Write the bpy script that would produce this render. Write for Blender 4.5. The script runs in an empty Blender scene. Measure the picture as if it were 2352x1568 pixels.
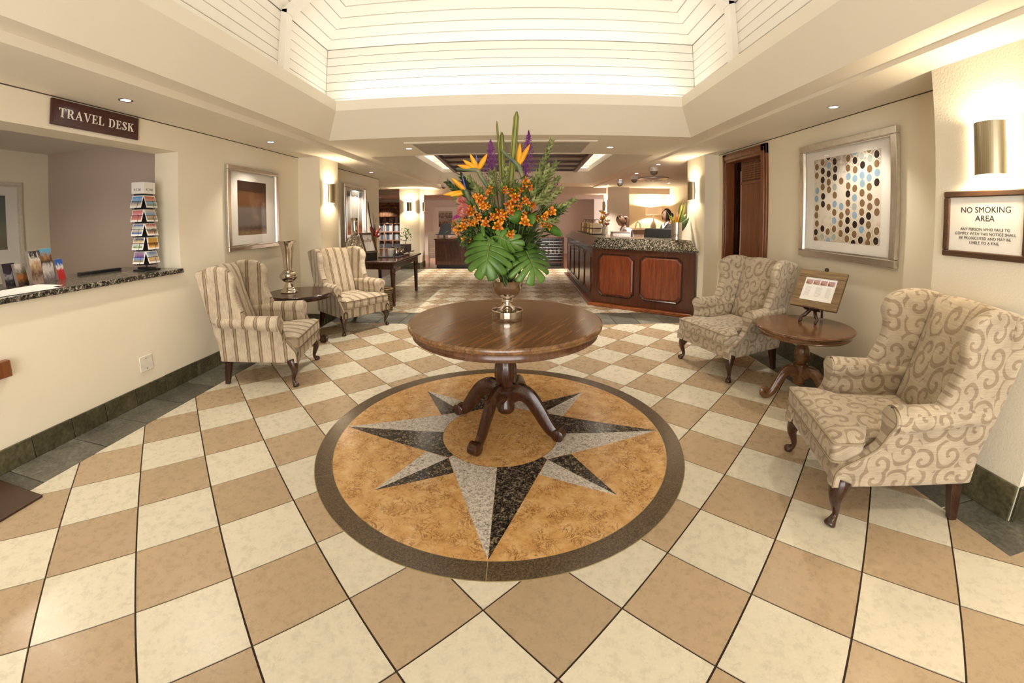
import bpy, bmesh, math, random
from mathutils import Vector, Matrix
random.seed(7)
PI = math.pi
R = math.radians
scene = bpy.context.scene
col = scene.collection

# ------------------------------------------------------------------ camera
# fisheye lens held level: the lens axis lies above the middle of the (cropped) frame
CAM = Vector((0.13912, -2.47870, 1.45120)); YAW, PITCH, ROLL = -0.024112, 0.063873, 0.004025
FPX, K1, K2, U0, V0 = 910.786, 0.140926, 0.029345, 1174.24, 558.355
def cam_axes():
    cy, sy, cp, sp = math.cos(YAW), math.sin(YAW), math.cos(PITCH), math.sin(PITCH)
    f = Vector((sy*cp, cy*cp, -sp)); r = Vector((cy, -sy, 0)); d = f.cross(r)
    c, s = math.cos(ROLL), math.sin(ROLL)
    return c*r+s*d, -s*r+c*d, f
AX, AD, AF = cam_axes()
cd = bpy.data.cameras.new('camera'); cam = bpy.data.objects.new('camera', cd); col.objects.link(cam)
cd.type = 'PANO'; cd.panorama_type = 'FISHEYE_LENS_POLYNOMIAL'; cd.sensor_width = 36; cd.fisheye_fov = PI
cd.fisheye_polynomial_k0 = 0.0; cd.fisheye_polynomial_k1 = -0.07207837139885577; cd.fisheye_polynomial_k2 = 8.929136921229555e-05
cd.fisheye_polynomial_k3 = 5.134573867798455e-05; cd.fisheye_polynomial_k4 = -1.0047336173291496e-06
cd.shift_x = -(U0-1176)/2352; cd.shift_y = (V0-784)/1568
cd.clip_start = 0.02; cd.clip_end = 100
m3 = Matrix((AX, -AD, -AF)).transposed()
cam.matrix_world = Matrix.Translation(CAM) @ m3.to_4x4()
scene.camera = cam

def ray(u, v):
    du, dv = u-U0, v-V0; r = math.hypot(du, dv) or 1e-9; th = r/FPX
    for _ in range(30):
        th -= (FPX*th*(1+K1*th**2+K2*th**4)-r)/(FPX*(1+3*K1*th**2+5*K2*th**4))
    s = math.sin(th)/r
    return AX*(du*s)+AD*(dv*s)+AF*math.cos(th)
def at_y(u, v, y): d = ray(u, v); return CAM+d*((y-CAM.y)/d.y)
def at_x(u, v, x): d = ray(u, v); return CAM+d*((x-CAM.x)/d.x)
def at_z(u, v, z): d = ray(u, v); return CAM+d*((z-CAM.z)/d.z)

# ------------------------------------------------------------------ world, exposure
w = bpy.data.worlds.new('world'); scene.world = w; w.use_nodes = True
w.node_tree.nodes['Background'].inputs[0].default_value = (1.0, 0.97, 0.93, 1)
w.node_tree.nodes['Background'].inputs[1].default_value = 5.5   # overcast daylight, reaches the lobby through the glazed entrance behind the camera
vs = scene.view_settings; vs.view_transform = 'Standard'; vs.look = 'None'; vs.gamma = 1; vs.use_curve_mapping = False
vs.exposure = 0.55
scene.cycles.max_bounces = 8; scene.cycles.diffuse_bounces = 5; scene.cycles.glossy_bounces = 3
scene.cycles.transmission_bounces = 4; scene.cycles.transparent_max_bounces = 8
scene.cycles.caustics_reflective = False; scene.cycles.caustics_refractive = False
scene.cycles.sample_clamp_indirect = 6

# ------------------------------------------------------------------ lamps of the ceiling (coves, downlights)
WARM = (1.0, 0.86, 0.68); COOL = (1.0, 0.95, 0.87)
def area_lamp(name, loc, aim, sx, sy, watts, color=WARM, spread=PI):
    l = bpy.data.lights.new(name, 'AREA'); l.shape = 'RECTANGLE'; l.size = sx; l.size_y = sy; l.energy = watts; l.color = color; l.spread = spread
    o = bpy.data.objects.new(name, l); col.objects.link(o); o.location = loc
    o.rotation_euler = Vector(aim).to_track_quat('-Z', 'Y').to_euler()
    return o
def spot_lamp(name, loc, watts, color=WARM, angle=110, blend=0.6, rad=0.03, aim=(0, 0, -1)):
    l = bpy.data.lights.new(name, 'SPOT'); l.energy = watts; l.color = color; l.spot_size = R(angle); l.spot_blend = blend; l.shadow_soft_size = rad
    o = bpy.data.objects.new(name, l); col.objects.link(o); o.location = loc
    o.rotation_euler = Vector(aim).to_track_quat('-Z', 'Y').to_euler()
    return o
def point_lamp(name, loc, watts, color=WARM, rad=0.02):
    l = bpy.data.lights.new(name, 'POINT'); l.energy = watts; l.color = color; l.shadow_soft_size = rad
    o = bpy.data.objects.new(name, l); col.objects.link(o); o.location = loc
    return o
COVE = 10
# tube lamps lying in the cove behind the lip, all four sides of the lobby vault
a = area_lamp('cove_lamp', (0, 1.86, 2.74), (0, 0.15, 1), 3.9, 0.12, COVE, COOL)
a = area_lamp('cove_lamp', (-2.03, -1.0, 2.74), (-0.15, 0, 1), 0.12, 5.6, COVE*1.3, COOL)
a = area_lamp('cove_lamp', (2.03, -1.0, 2.74), (0.15, 0, 1), 0.12, 5.6, COVE*1.3, COOL)
a = area_lamp('cove_lamp', (0, -4.1, 2.74), (0, -0.15, 1), 3.9, 0.12, COVE, COOL)
# the second coffer over the hall
a = area_lamp('cove_lamp', (-2.03, 5.6, 2.74), (-0.15, 0, 1), 0.12, 4.0, 40, COOL)
a = area_lamp('cove_lamp', (2.03, 5.6, 2.74), (0.15, 0, 1), 0.12, 4.0, 40, COOL)
a = area_lamp('cove_lamp', (0, 7.65, 2.74), (0, 0.15, 1), 3.6, 0.12, 40, COOL)

pt = area_lamp('entrance_portal', (0, -5.25, 1.12), (0, 1, 0), 4.0, 2.2, 1, (1, 1, 1)); pt.data.cycles.is_portal = True
# ------------------------------------------------------------------ helpers
def link(o, parent=None):
    col.objects.link(o)
    if parent is not None: o.parent = parent
    return o
def tag(o, label=None, cat=None, group=None, kind=None):
    if label: o['label'] = label
    if cat: o['category'] = cat
    if group: o['group'] = group
    if kind: o['kind'] = kind
    return o
def thing(name, label, cat, loc=(0, 0, 0), rz=0, group=None):
    o = bpy.data.objects.new(name, None); o.empty_display_size = 0.1; link(o)
    o.location = loc; o.rotation_euler = (0, 0, rz)
    return tag(o, label, cat, group)
def copy_tree(o, parent=None):
    c = o.copy(); col.objects.link(c); c.parent = parent
    for ch in list(o.children): copy_tree(ch, c)
    return c

class G:
    "collects geometry for ONE mesh object"
    def __init__(s): s.v = []; s.f = []; s.m = []; s.mi = 0
    def add(s, vs, fs):
        n = len(s.v); s.v += [tuple(p) for p in vs]; s.f += [tuple(n+i for i in f) for f in fs]; s.m += [s.mi]*len(fs); return s
    def box(s, x0, x1, y0, y1, z0, z1):
        return s.add([(x0,y0,z0),(x1,y0,z0),(x1,y1,z0),(x0,y1,z0),(x0,y0,z1),(x1,y0,z1),(x1,y1,z1),(x0,y1,z1)],
                     [(3,2,1,0),(4,5,6,7),(0,1,5,4),(1,2,6,5),(2,3,7,6),(3,0,4,7)])
    def prism(s, poly, a0, a1, axis='z'):
        n = len(poly)
        def P(p, a): return {'z': (p[0], p[1], a), 'y': (p[0], a, p[1]), 'x': (a, p[0], p[1])}[axis]
        vs = [P(p, a0) for p in poly]+[P(p, a1) for p in poly]
        fs = [tuple(range(n-1, -1, -1)), tuple(range(n, 2*n))]+[(i, (i+1) % n, n+(i+1) % n, n+i) for i in range(n)]
        return s.add(vs, fs)
    def lathe(s, prof, n=32, c=(0, 0, 0), a0=0, a1=2*PI):
        full = abs(a1-a0-2*PI) < 1e-6; k = n if full else n+1
        vs = [(c[0]+r*math.cos(a0+(a1-a0)*i/n), c[1]+r*math.sin(a0+(a1-a0)*i/n), c[2]+z) for r, z in prof for i in range(k)]
        fs = []
        for j in range(len(prof)-1):
            for i in range(n):
                i2 = (i+1) % k
                fs.append((j*k+i, j*k+i2, (j+1)*k+i2, (j+1)*k+i))
        if full and not (abs(prof[0][0]-prof[-1][0]) < 0.02 and prof[0][0] > 0.03):
            if prof[0][0] > 1e-5: fs.append(tuple(range(k-1, -1, -1)))
            if prof[-1][0] > 1e-5: fs.append(tuple(range((len(prof)-1)*k, len(prof)*k)))
        return s.add(vs, fs)
    def tube(s, pts, rad, n=8, cap=True, flat=None):
        pts = [Vector(p) for p in pts]; m = len(pts)
        if not hasattr(rad, '__len__'): rad = [rad]*m
        t0 = (pts[1]-pts[0]).normalized(); up = Vector((0, 0, 1)) if abs(t0.z) < 0.9 else Vector((0, 1, 0))
        nx = t0.cross(up).normalized(); vs = []
        for i, p in enumerate(pts):
            t = (pts[min(i+1, m-1)]-pts[max(i-1, 0)]).normalized()
            nx = (nx-t*nx.dot(t)).normalized(); ny = t.cross(nx)
            for k in range(n):
                a = 2*PI*k/n+PI/n
                vs.append(p+(nx*math.cos(a)*(flat or 1)+ny*math.sin(a))*rad[i])
        fs = [(i*n+k, i*n+(k+1) % n, (i+1)*n+(k+1) % n, (i+1)*n+k) for i in range(m-1) for k in range(n)]
        if cap: fs += [tuple(range(n-1, -1, -1)), tuple(range((m-1)*n, m*n))]
        return s.add(vs, fs)
    def sphere(s, c, r, sc=(1, 1, 1), n=16, m=10):
        prof = [(max(1e-6, math.sin(PI*i/m)), -math.cos(PI*i/m)) for i in range(m+1)]
        k0 = len(s.v); s.lathe(prof, n)
        for i in range(k0, len(s.v)):
            p = s.v[i]; s.v[i] = (c[0]+p[0]*r*sc[0], c[1]+p[1]*r*sc[1], c[2]+p[2]*r*sc[2])
        return s
    def map(s, fn, start=0):
        for i in range(start, len(s.v)): s.v[i] = tuple(fn(*s.v[i]))
        return s
    def build(s, name, mat, parent=None, smooth=0, bevel=0, seg=2, sub=0, uv=None, solid=0, kind=None, loc=None, rot=None, recalc=False):
        me = bpy.data.meshes.new(name); me.from_pydata(s.v, [], s.f); me.update()
        if recalc:
            bm = bmesh.new(); bm.from_mesh(me); bmesh.ops.recalc_face_normals(bm, faces=bm.faces); bm.to_mesh(me); bm.free()
        for m in (mat if isinstance(mat, (list, tuple)) else [mat]): me.materials.append(m)
        if isinstance(mat, (list, tuple)): me.polygons.foreach_set('material_index', s.m)
        if smooth:
            me.polygons.foreach_set('use_smooth', [True]*len(me.polygons))
            if smooth > 1: me.set_sharp_from_angle(angle=R(smooth))
        if uv: add_uv(me, uv)
        o = bpy.data.objects.new(name, me); link(o, parent)
        if loc is not None: o.location = loc
        if rot is not None: o.rotation_euler = rot
        if solid: md = o.modifiers.new('solid', 'SOLIDIFY'); md.thickness = solid; md.offset = 0
        if bevel: md = o.modifiers.new('bevel', 'BEVEL'); md.width = bevel; md.segments = seg; md.limit_method = 'ANGLE'; md.angle_limit = R(35)
        if sub: md = o.modifiers.new('sub', 'SUBSURF'); md.levels = sub; md.render_levels = sub
        if kind: o['kind'] = kind
        return o
def add_uv(me, mode):
    "box-projected UV in metres; mode 'x' runs u along local x, 'y' along local y, 'box' picks by normal"
    ul = me.uv_layers.new(name='UVMap'); vs = me.vertices
    for p in me.polygons:
        n = p.normal; ax = max(range(3), key=lambda i: abs(n[i]))
        for li in p.loop_indices:
            c = vs[me.loops[li].vertex_index].co
            if mode == 'x': u, v = c.x, (c.z if ax != 2 else c.y)
            elif mode == 'y': u, v = c.y, (c.z+0.6*c.x if ax != 2 else c.x)
            elif mode == 'wall': u, v = (c.x if ax == 1 else c.y), c.z
            else: u, v = (c.y, c.z) if ax == 0 else (c.x, c.z) if ax == 1 else (c.y, c.x)
            ul.data[li].uv = (u, v)
def struct(name, g, mat, **k):
    o = g.build(name, mat, **k); o['kind'] = 'structure'; return o
def frame_g(g, y0, y1, z0, z1, wd, x0, x1):
    "rectangular frame in the y-z plane"
    g.box(x0, x1, y0, y1, z0, z0+wd); g.box(x0, x1, y0, y1, z1-wd, z1); g.box(x0, x1, y0, y0+wd, z0+wd, z1-wd); g.box(x0, x1, y1-wd, y1, z0+wd, z1-wd)
    return g
def smoothstep(a, b, x): t = min(1, max(0, (x-a)/(b-a))); return t*t*(3-2*t)
def bez(pts, n=12):
    "Catmull-Rom through the points"
    pts = [Vector(p) for p in pts]; P = [pts[0]]+pts+[pts[-1]]; out = []
    for i in range(1, len(P)-2):
        for k in range(n):
            t = k/n; a, b, c, d = P[i-1], P[i], P[i+1], P[i+2]
            out.append(0.5*((2*b)+(c-a)*t+(2*a-5*b+4*c-d)*t*t+(3*b-a-3*c+d)*t**3))
    return out+[pts[-1]]

# ------------------------------------------------------------------ materials
MATS = {}
class N:
    "small node-tree writer"
    def __init__(s, name):
        s.m = bpy.data.materials.new(name); s.m.use_nodes = True; s.t = s.m.node_tree; s.b = s.t.nodes['Principled BSDF']; s._c = None
    def n(s, typ, **k):
        o = s.t.nodes.new('ShaderNode'+typ)
        for a, v in k.items(): setattr(o, a, v)
        return o
    def l(s, a, b): s.t.links.new(a, b)
    def coord(s, out='Object'):
        if s._c is None: s._c = s.n('TexCoord')
        return s._c.outputs[out]
    def pos(s): return s.n('NewGeometry').outputs['Position']
    def scale(s, vec, sc, loc=(0, 0, 0), rot=(0, 0, 0)):
        o = s.n('Mapping'); s.l(vec, o.inputs[0]); o.inputs['Scale'].default_value = sc; o.inputs['Location'].default_value = loc; o.inputs['Rotation'].default_value = rot; return o.outputs[0]
    def noise(s, vec, scale=5, detail=3, rough=0.5, out='Fac', dist=0):
        o = s.n('TexNoise'); s.l(vec, o.inputs['Vector']); o.inputs['Scale'].default_value = scale; o.inputs['Detail'].default_value = detail; o.inputs['Roughness'].default_value = rough; o.inputs['Distortion'].default_value = dist
        return o.outputs[out]
    def ramp(s, fac, stops, interp='LINEAR'):
        o = s.n('ValToRGB'); s.l(fac, o.inputs[0]); e = o.color_ramp.elements; o.color_ramp.interpolation = interp
        while len(e) < len(stops): e.new(0.5)
        for i, (p, c) in enumerate(stops): e[i].position = p; e[i].color = (*c[:3], 1) if len(c) < 4 else c
        return o.outputs[0]
    def math(s, op, a, b=0.0, c=None):
        o = s.n('Math', operation=op)
        for i, x in enumerate((a, b, c)):
            if x is None: continue
            if isinstance(x, (int, float)): o.inputs[i].default_value = x
            else: s.l(x, o.inputs[i])
        return o.outputs[0]
    def mix(s, fac, a, b, mode='MIX'):
        o = s.n('Mix', data_type='RGBA', blend_type=mode)
        for i, x in ((0, fac), (6, a), (7, b)):
            if isinstance(x, (int, float)): o.inputs[i].default_value = x
            elif isinstance(x, tuple): o.inputs[i].default_value = (*x[:3], 1)
            else: s.l(x, o.inputs[i])
        return o.outputs[2]
    def bump(s, h, st=0.2, dist=0.01):
        o = s.n('Bump'); s.l(h, o.inputs['Height']); o.inputs['Strength'].default_value = st; o.inputs['Distance'].default_value = dist; s.l(o.outputs[0], s.b.inputs['Normal'])
    def base(s, c):
        if isinstance(c, tuple): s.b.inputs['Base Color'].default_value = (*c[:3], 1)
        else: s.l(c, s.b.inputs['Base Color'])
    def set(s, rough=None, metal=None, spec=None, coat=None, sheen=None):
        if rough is not None: s.b.inputs['Roughness'].default_value = rough
        if metal is not None: s.b.inputs['Metallic'].default_value = metal
        if spec is not None: s.b.inputs['Specular IOR Level'].default_value = spec
        if coat is not None: s.b.inputs['Coat Weight'].default_value = coat; s.b.inputs['Coat Roughness'].default_value = 0.12
        if sheen is not None: s.b.inputs['Sheen Weight'].default_value = sheen
        return s.m
def plain(name, c, rough=0.5, metal=0, spec=None, var=0.06, scale=30, bump=0.0, coat=None):
    if name in MATS: return MATS[name]
    q = N(name); f = q.noise(q.coord(), scale, 3)
    lo = tuple(max(0, x*(1-var)) for x in c); hi = tuple(min(1, x*(1+var)) for x in c)
    q.base(q.ramp(f, [(0.3, lo), (0.7, hi)]))
    if bump: q.bump(f, bump, 0.003)
    MATS[name] = q.set(rough, metal, spec, coat); return MATS[name]
def emit(name, c, st):
    if name in MATS: return MATS[name]
    q = N(name); q.base((0, 0, 0)); q.b.inputs['Emission Color'].default_value = (*c, 1); q.b.inputs['Emission Strength'].default_value = st
    MATS[name] = q.m; return q.m
def wood(name, dark, mid, lite, axis=0, rough=0.28, sc=6, coat=0.3):
    if name in MATS: return MATS[name]
    q = N(name); s = [sc*3]*3; s[axis] = sc*0.22
    v = q.scale(q.coord(), tuple(s)); f = q.noise(v, 1.6, 6, 0.6, dist=0.6); g = q.noise(v, 9, 3)
    c = q.ramp(f, [(0.28, dark), (0.5, mid), (0.74, lite)])
    q.base(q.mix(0.25, c, q.ramp(g, [(0.3, dark), (0.7, lite)]))); q.bump(g, 0.06, 0.002)
    MATS[name] = q.set(rough, 0, 0.5, coat); return MATS[name]
def paint(name, c, bump=0.08, scale=120, rough=0.7, var=0.02):
    q = N(name); p = q.pos(); f = q.noise(p, scale, 4); g = q.noise(p, 1.3, 2)
    q.base(q.ramp(g, [(0.3, tuple(x*(1-var) for x in c)), (0.7, tuple(min(1, x*(1+var)) for x in c))])); q.bump(f, bump, 0.004)
    return q.set(rough, 0, 0.3)
M_wall = paint('wall_cream', (0.86, 0.79, 0.64))
M_stucco = paint('wall_stucco', (0.86, 0.80, 0.66), 0.55, 90)
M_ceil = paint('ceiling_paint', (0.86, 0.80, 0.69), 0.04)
M_white = paint('vault_white', (0.90, 0.87, 0.80), 0.03, 60, 0.6)
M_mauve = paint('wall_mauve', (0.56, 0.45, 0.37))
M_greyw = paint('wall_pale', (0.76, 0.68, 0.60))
M_grout = plain('grout', (0.045, 0.028, 0.02), 0.9)
def tile_mat(name, c):
    q = N(name); p = q.pos(); oi = q.n('ObjectInfo'); r = oi.outputs['Random']
    vm = q.n('VectorMath', operation='ADD'); q.l(p, vm.inputs[0]); cm = q.n('CombineXYZ'); q.l(q.math('MULTIPLY', r, 17.0), cm.inputs[2]); q.l(cm.outputs[0], vm.inputs[1])
    f = q.noise(vm.outputs[0], 22, 10, 0.75); g = q.noise(vm.outputs[0], 90, 3)
    lo = tuple(x*0.87 for x in c); hi = tuple(min(1, x*1.08) for x in c)
    b = q.ramp(f, [(0.33, lo), (0.5, c), (0.67, hi)])
    b = q.mix(0.25, b, q.ramp(g, [(0.35, lo), (0.65, hi)]))
    br = q.n('HueSaturation'); q.l(b, br.inputs['Color']); q.l(q.math('MULTIPLY_ADD', r, 0.12, 0.94), br.inputs['Value'])
    q.base(br.outputs[0]); q.bump(g, 0.05, 0.002)
    rr = q.ramp(f, [(0.3, (0.22,)*3), (0.7, (0.36,)*3)]); q.l(rr, q.b.inputs['Roughness'])
    return q.set(None, 0, 0.45)
M_tileL = tile_mat('tile_ivory', (0.70, 0.645, 0.51))
M_tileD = tile_mat('tile_sand', (0.455, 0.34, 0.213))
def slate_mat(name, a, b, c):
    q = N(name); p = q.pos(); oi = q.n('ObjectInfo')
    f = q.noise(p, 7, 8, 0.7, dist=0.8); g = q.noise(p, 45, 5)
    cc = q.ramp(f, [(0.3, a), (0.52, b), (0.72, c)]); cc = q.mix(0.35, cc, q.ramp(g, [(0.35, a), (0.7, c)]))
    br = q.n('HueSaturation'); q.l(cc, br.inputs['Color']); q.l(q.math('MULTIPLY_ADD', oi.outputs['Random'], 0.5, 0.75), br.inputs['Value'])
    q.base(br.outputs[0]); q.bump(f, 0.3, 0.006); return q.set(0.45, 0, 0.4)
M_slate = slate_mat('slate', (0.05, 0.048, 0.035), (0.12, 0.115, 0.09), (0.24, 0.23, 0.19))
M_skirt = slate_mat('slate_skirting', (0.03, 0.027, 0.012), (0.085, 0.075, 0.04), (0.17, 0.15, 0.085))
def granite(name, dark, mid, lite, sc=140, rough=0.2, p0=0.42, p1=0.55):
    q = N(name); p = q.pos(); f = q.noise(p, sc, 4, 0.75); g = q.noise(p, sc*0.35, 3, 0.7)
    h = q.math('ADD', q.math('MULTIPLY', f, 0.65), q.math('MULTIPLY', g, 0.35))
    q.base(q.ramp(h, [(p0-0.05, dark), (p0+0.03, mid), (p1, lite)])); return q.set(rough, 0, 0.5)
M_gran_d = granite('granite_black_gold', (0.012, 0.010, 0.008), (0.06, 0.05, 0.04), (0.34, 0.27, 0.18), 95, 0.18, 0.49, 0.60)
M_gran_l = granite('granite_grey', (0.09, 0.075, 0.06), (0.36, 0.32, 0.27), (0.72, 0.68, 0.61), 110, 0.22, 0.40, 0.56)
M_gran_b = granite('granite_brown_ring', (0.03, 0.02, 0.012), (0.075, 0.052, 0.03), (0.17, 0.12, 0.07), 260, 0.25, 0.44, 0.60)
M_gran_c = granite('granite_counter', (0.010, 0.009, 0.007), (0.07, 0.06, 0.045), (0.55, 0.50, 0.38), 85, 0.15, 0.49, 0.61)
def marble_orange():
    q = N('marble_orange'); p = q.pos()
    def ridge(sc, wdt, dist): 
        n = q.noise(p, sc, 5, 0.62, dist=dist); return q.ramp(q.math('ABSOLUTE', q.math('SUBTRACT', n, 0.5)), [(0.0, (1, 1, 1)), (wdt, (0.35,)*3), (wdt*2.2, (0, 0, 0))])
    v1 = ridge(13, 0.016, 1.4); v2 = ridge(27, 0.024, 1.0)
    m1 = q.ramp(q.noise(p, 7, 3), [(0.40, (0.1,)*3), (0.58, (1, 1, 1))]); m2 = q.ramp(q.noise(p, 11, 3), [(0.45, (0, 0, 0)), (0.62, (1, 1, 1))])
    fac = q.mix(1.0, q.mix(1.0, v1, m1, 'MULTIPLY'), q.mix(1.0, v2, m2, 'MULTIPLY'), 'LIGHTEN')
    base = q.ramp(q.noise(p, 12, 6, 0.65), [(0.3, (0.52, 0.28, 0.095)), (0.5, (0.65, 0.39, 0.155)), (0.7, (0.74, 0.50, 0.25))])
    q.base(q.mix(fac, base, (0.20, 0.075, 0.022))); return q.set(0.2, 0, 0.5)
M_marble = marble_orange()
M_wdark = wood('mahogany_dark', (0.012, 0.004, 0.002), (0.04, 0.013, 0.006), (0.085, 0.03, 0.013), 2, 0.25)
M_wtop = wood('mahogany_top', (0.06, 0.024, 0.008), (0.19, 0.085, 0.028), (0.36, 0.19, 0.07), 1, 0.24, 7, 0.4)
M_wapron = wood('mahogany_apron', (0.045, 0.014, 0.005), (0.10, 0.035, 0.012), (0.17, 0.065, 0.022), 2, 0.25, 6, 0.4)
M_wred = wood('reception_redwood', (0.07, 0.010, 0.003), (0.17, 0.030, 0.008), (0.29, 0.070, 0.018), 2, 0.28, 7, 0.4)
M_wredf = wood('reception_frame_wood', (0.03, 0.006, 0.002), (0.075, 0.016, 0.005), (0.12, 0.028, 0.009), 2, 0.28, 6, 0.4)
M_wkick = wood('reception_kick_wood', (0.10, 0.022, 0.006), (0.25, 0.065, 0.016), (0.42, 0.13, 0.035), 0, 0.2, 5, 0.6)
M_wdoor = wood('door_wood', (0.10, 0.026, 0.008), (0.19, 0.058, 0.018), (0.28, 0.10, 0.035), 2, 0.35, 7, 0.2)
M_wside = wood('walnut_side', (0.06, 0.022, 0.008), (0.15, 0.062, 0.022), (0.27, 0.13, 0.05), 0, 0.22, 6, 0.5)
M_wframe = wood('oak_frame', (0.10, 0.058, 0.022), (0.20, 0.125, 0.055), (0.30, 0.20, 0.095), 0, 0.5, 10, 0.0)
M_wnosm = wood('frame_walnut', (0.035, 0.016, 0.008), (0.075, 0.036, 0.018), (0.13, 0.066, 0.033), 1, 0.4, 8, 0.1)
M_silver = plain('silver', (0.72, 0.66, 0.58), 0.10, 1, var=0.03, scale=8)
M_silverw = plain('silver_brushed', (0.80, 0.77, 0.72), 0.22, 1, var=0.08, scale=20)
def brushed():
    q = N('sconce_steel'); v = q.scale(q.coord(), (1, 60, 0.6)); f = q.noise(v, 3, 3)
    q.base(q.ramp(f, [(0.3, (0.34, 0.29, 0.19)), (0.7, (0.55, 0.48, 0.34))])); return q.set(0.32, 1)
M_steel = brushed()
M_black = plain('black_plastic', (0.012, 0.012, 0.013), 0.35)
M_paper = plain('paper_white', (0.82, 0.80, 0.76), 0.6, var=0.02)
M_mat = plain('mat_board', (0.86, 0.83, 0.77), 0.7, var=0.01)
M_ink = plain('ink_dark', (0.03, 0.028, 0.03), 0.6)
M_signred = plain('sign_maroon', (0.055, 0.008, 0.006), 0.28, var=0.15, scale=6, coat=0.4)
M_letter = plain('letter_white', (0.88, 0.84, 0.72), 0.5, var=0.02)
def glass_pane():
    q = N('picture_glass'); q.t.nodes.remove(q.b); o = q.t.nodes['Material Output']
    lw = q.n('LayerWeight'); fac = q.math('MULTIPLY_ADD', q.math('POWER', lw.outputs['Facing'], 5.0), 0.9, 0.045)
    tr = q.n('BsdfTransparent'); gl = q.n('BsdfGlossy'); gl.inputs['Roughness'].default_value = 0.02; mx = q.n('MixShader')
    q.l(fac, mx.inputs[0]); q.l(tr.outputs[0], mx.inputs[1]); q.l(gl.outputs[0], mx.inputs[2]); q.l(mx.outputs[0], o.inputs[0]); return q.m
M_glass = glass_pane()
def stripe_fabric():
    q = N('striped_fabric'); uv = q.n('UVMap'); sx = q.n('SeparateXYZ'); q.l(uv.outputs[0], sx.inputs[0])
    f = q.math('FRACT', q.math('MULTIPLY_ADD', sx.outputs[0], 1/0.115, 100.35))
    D = (0.105, 0.066, 0.038); B = (0.34, 0.265, 0.18); L = (0.53, 0.455, 0.35); L2 = (0.43, 0.355, 0.26)
    st = q.ramp(f, [(0.0, L), (0.30, L2), (0.34, D), (0.38, B), (0.49, B), (0.54, D), (0.58, L2), (0.62, L)], 'CONSTANT')
    n1 = q.noise(q.scale(uv.outputs[0], (260, 18, 1)), 1, 3); n2 = q.noise(q.coord(), 14, 4)
    c = q.mix(0.5, st, q.ramp(n1, [(0.3, (0.25,)*3), (0.7, (0.72,)*3)]), 'OVERLAY')
    c = q.mix(0.25, c, q.ramp(n2, [(0.35, (0.25, 0.2, 0.15)), (0.65, (0.7, 0.66, 0.6))]), 'OVERLAY')
    q.base(c); q.bump(n1, 0.25, 0.002); return q.set(0.9, 0, 0.15, sheen=0.25)
M_stripe = stripe_fabric()
def damask_fabric():
    q = N('damask_fabric'); uv = q.n('UVMap')
    wv = q.noise(uv.outputs[0], 7, 2, 0.5, 'Color'); vm = q.n('VectorMath', operation='MULTIPLY_ADD'); q.l(wv, vm.inputs[0]); vm.inputs[1].default_value = (0.035, 0.035, 0); q.l(uv.outputs[0], vm.inputs[2])
    vo = q.n('TexVoronoi', voronoi_dimensions='2D'); vo.inputs['Scale'].default_value = 8.6; vo.inputs['Randomness'].default_value = 0.65; q.l(vm.outputs[0], vo.inputs['Vector'])
    df = q.n('VectorMath', operation='SUBTRACT'); q.l(vm.outputs[0], df.inputs[0]); q.l(vo.outputs['Position'], df.inputs[1])
    sp = q.n('SeparateXYZ'); q.l(df.outputs[0], sp.inputs[0]); ang = q.math('ARCTAN2', sp.outputs[1], sp.outputs[0])
    ln = q.n('VectorMath', operation='LENGTH'); q.l(df.outputs[0], ln.inputs[0])
    cs = q.n('SeparateColor'); q.l(vo.outputs['Color'], cs.inputs[0]); sgn = q.math('SIGN', q.math('SUBTRACT', cs.outputs[0], 0.5))
    ph = q.math('MULTIPLY_ADD', ln.outputs['Value'], 104.0, q.math('MULTIPLY', ang, sgn))
    s = q.math('SINE', ph)
    fac = q.ramp(s, [(0.42, (0, 0, 0)), (0.58, (1, 1, 1))])
    wv2 = q.noise(q.scale(uv.outputs[0], (14, 170, 1)), 1, 4, 0.6); n2 = q.noise(q.coord(), 9, 4)
    L = q.ramp(wv2, [(0.3, (0.40, 0.335, 0.245)), (0.7, (0.54, 0.47, 0.365))]); D = q.ramp(wv2, [(0.3, (0.24, 0.18, 0.125)), (0.7, (0.36, 0.285, 0.205))])
    c = q.mix(q.math('MULTIPLY', fac, 0.9), L, D)
    c = q.mix(0.3, c, q.ramp(n2, [(0.35, (0.3, 0.26, 0.2)), (0.65, (0.68, 0.64, 0.58))]), 'OVERLAY')
    q.base(c); q.bump(wv2, 0.2, 0.002); return q.set(0.9, 0, 0.15, sheen=0.3)
M_damask = damask_fabric()
def picture_mat(name, stops, scale=6, seed=0, amt=0.5, dirv=(0, 1), detail=5):
    "a printed picture: soft bands across the sheet broken up by blotches"
    q = N(name); uv = q.n('UVMap'); sx = q.n('SeparateXYZ'); q.l(uv.outputs[0], sx.inputs[0])
    t = q.math('ADD', q.math('MULTIPLY', sx.outputs[0], dirv[0]), q.math('MULTIPLY', sx.outputs[1], dirv[1]))
    n = q.noise(q.scale(uv.outputs[0], (1, 1, 1), (seed*3.1, seed*1.7, 0)), scale, detail, 0.6)
    f = q.math('ADD', t, q.math('MULTIPLY', q.math('SUBTRACT', n, 0.5), amt))
    q.base(q.ramp(f, stops)); return q.set(0.45, 0, 0.4)
def quad_uv(name, corners, mat, parent=None):
    "a single sheet; corners: bottom-left, bottom-right, top-right, top-left"
    me = bpy.data.meshes.new(name); me.from_pydata([tuple(c) for c in corners], [], [(0, 1, 2, 3)]); me.materials.append(mat)
    ul = me.uv_layers.new(name='UVMap')
    for i, c in enumerate(((0, 0), (1, 0), (1, 1), (0, 1))): ul.data[i].uv = c
    o = bpy.data.objects.new(name, me); return link(o, parent)
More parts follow.
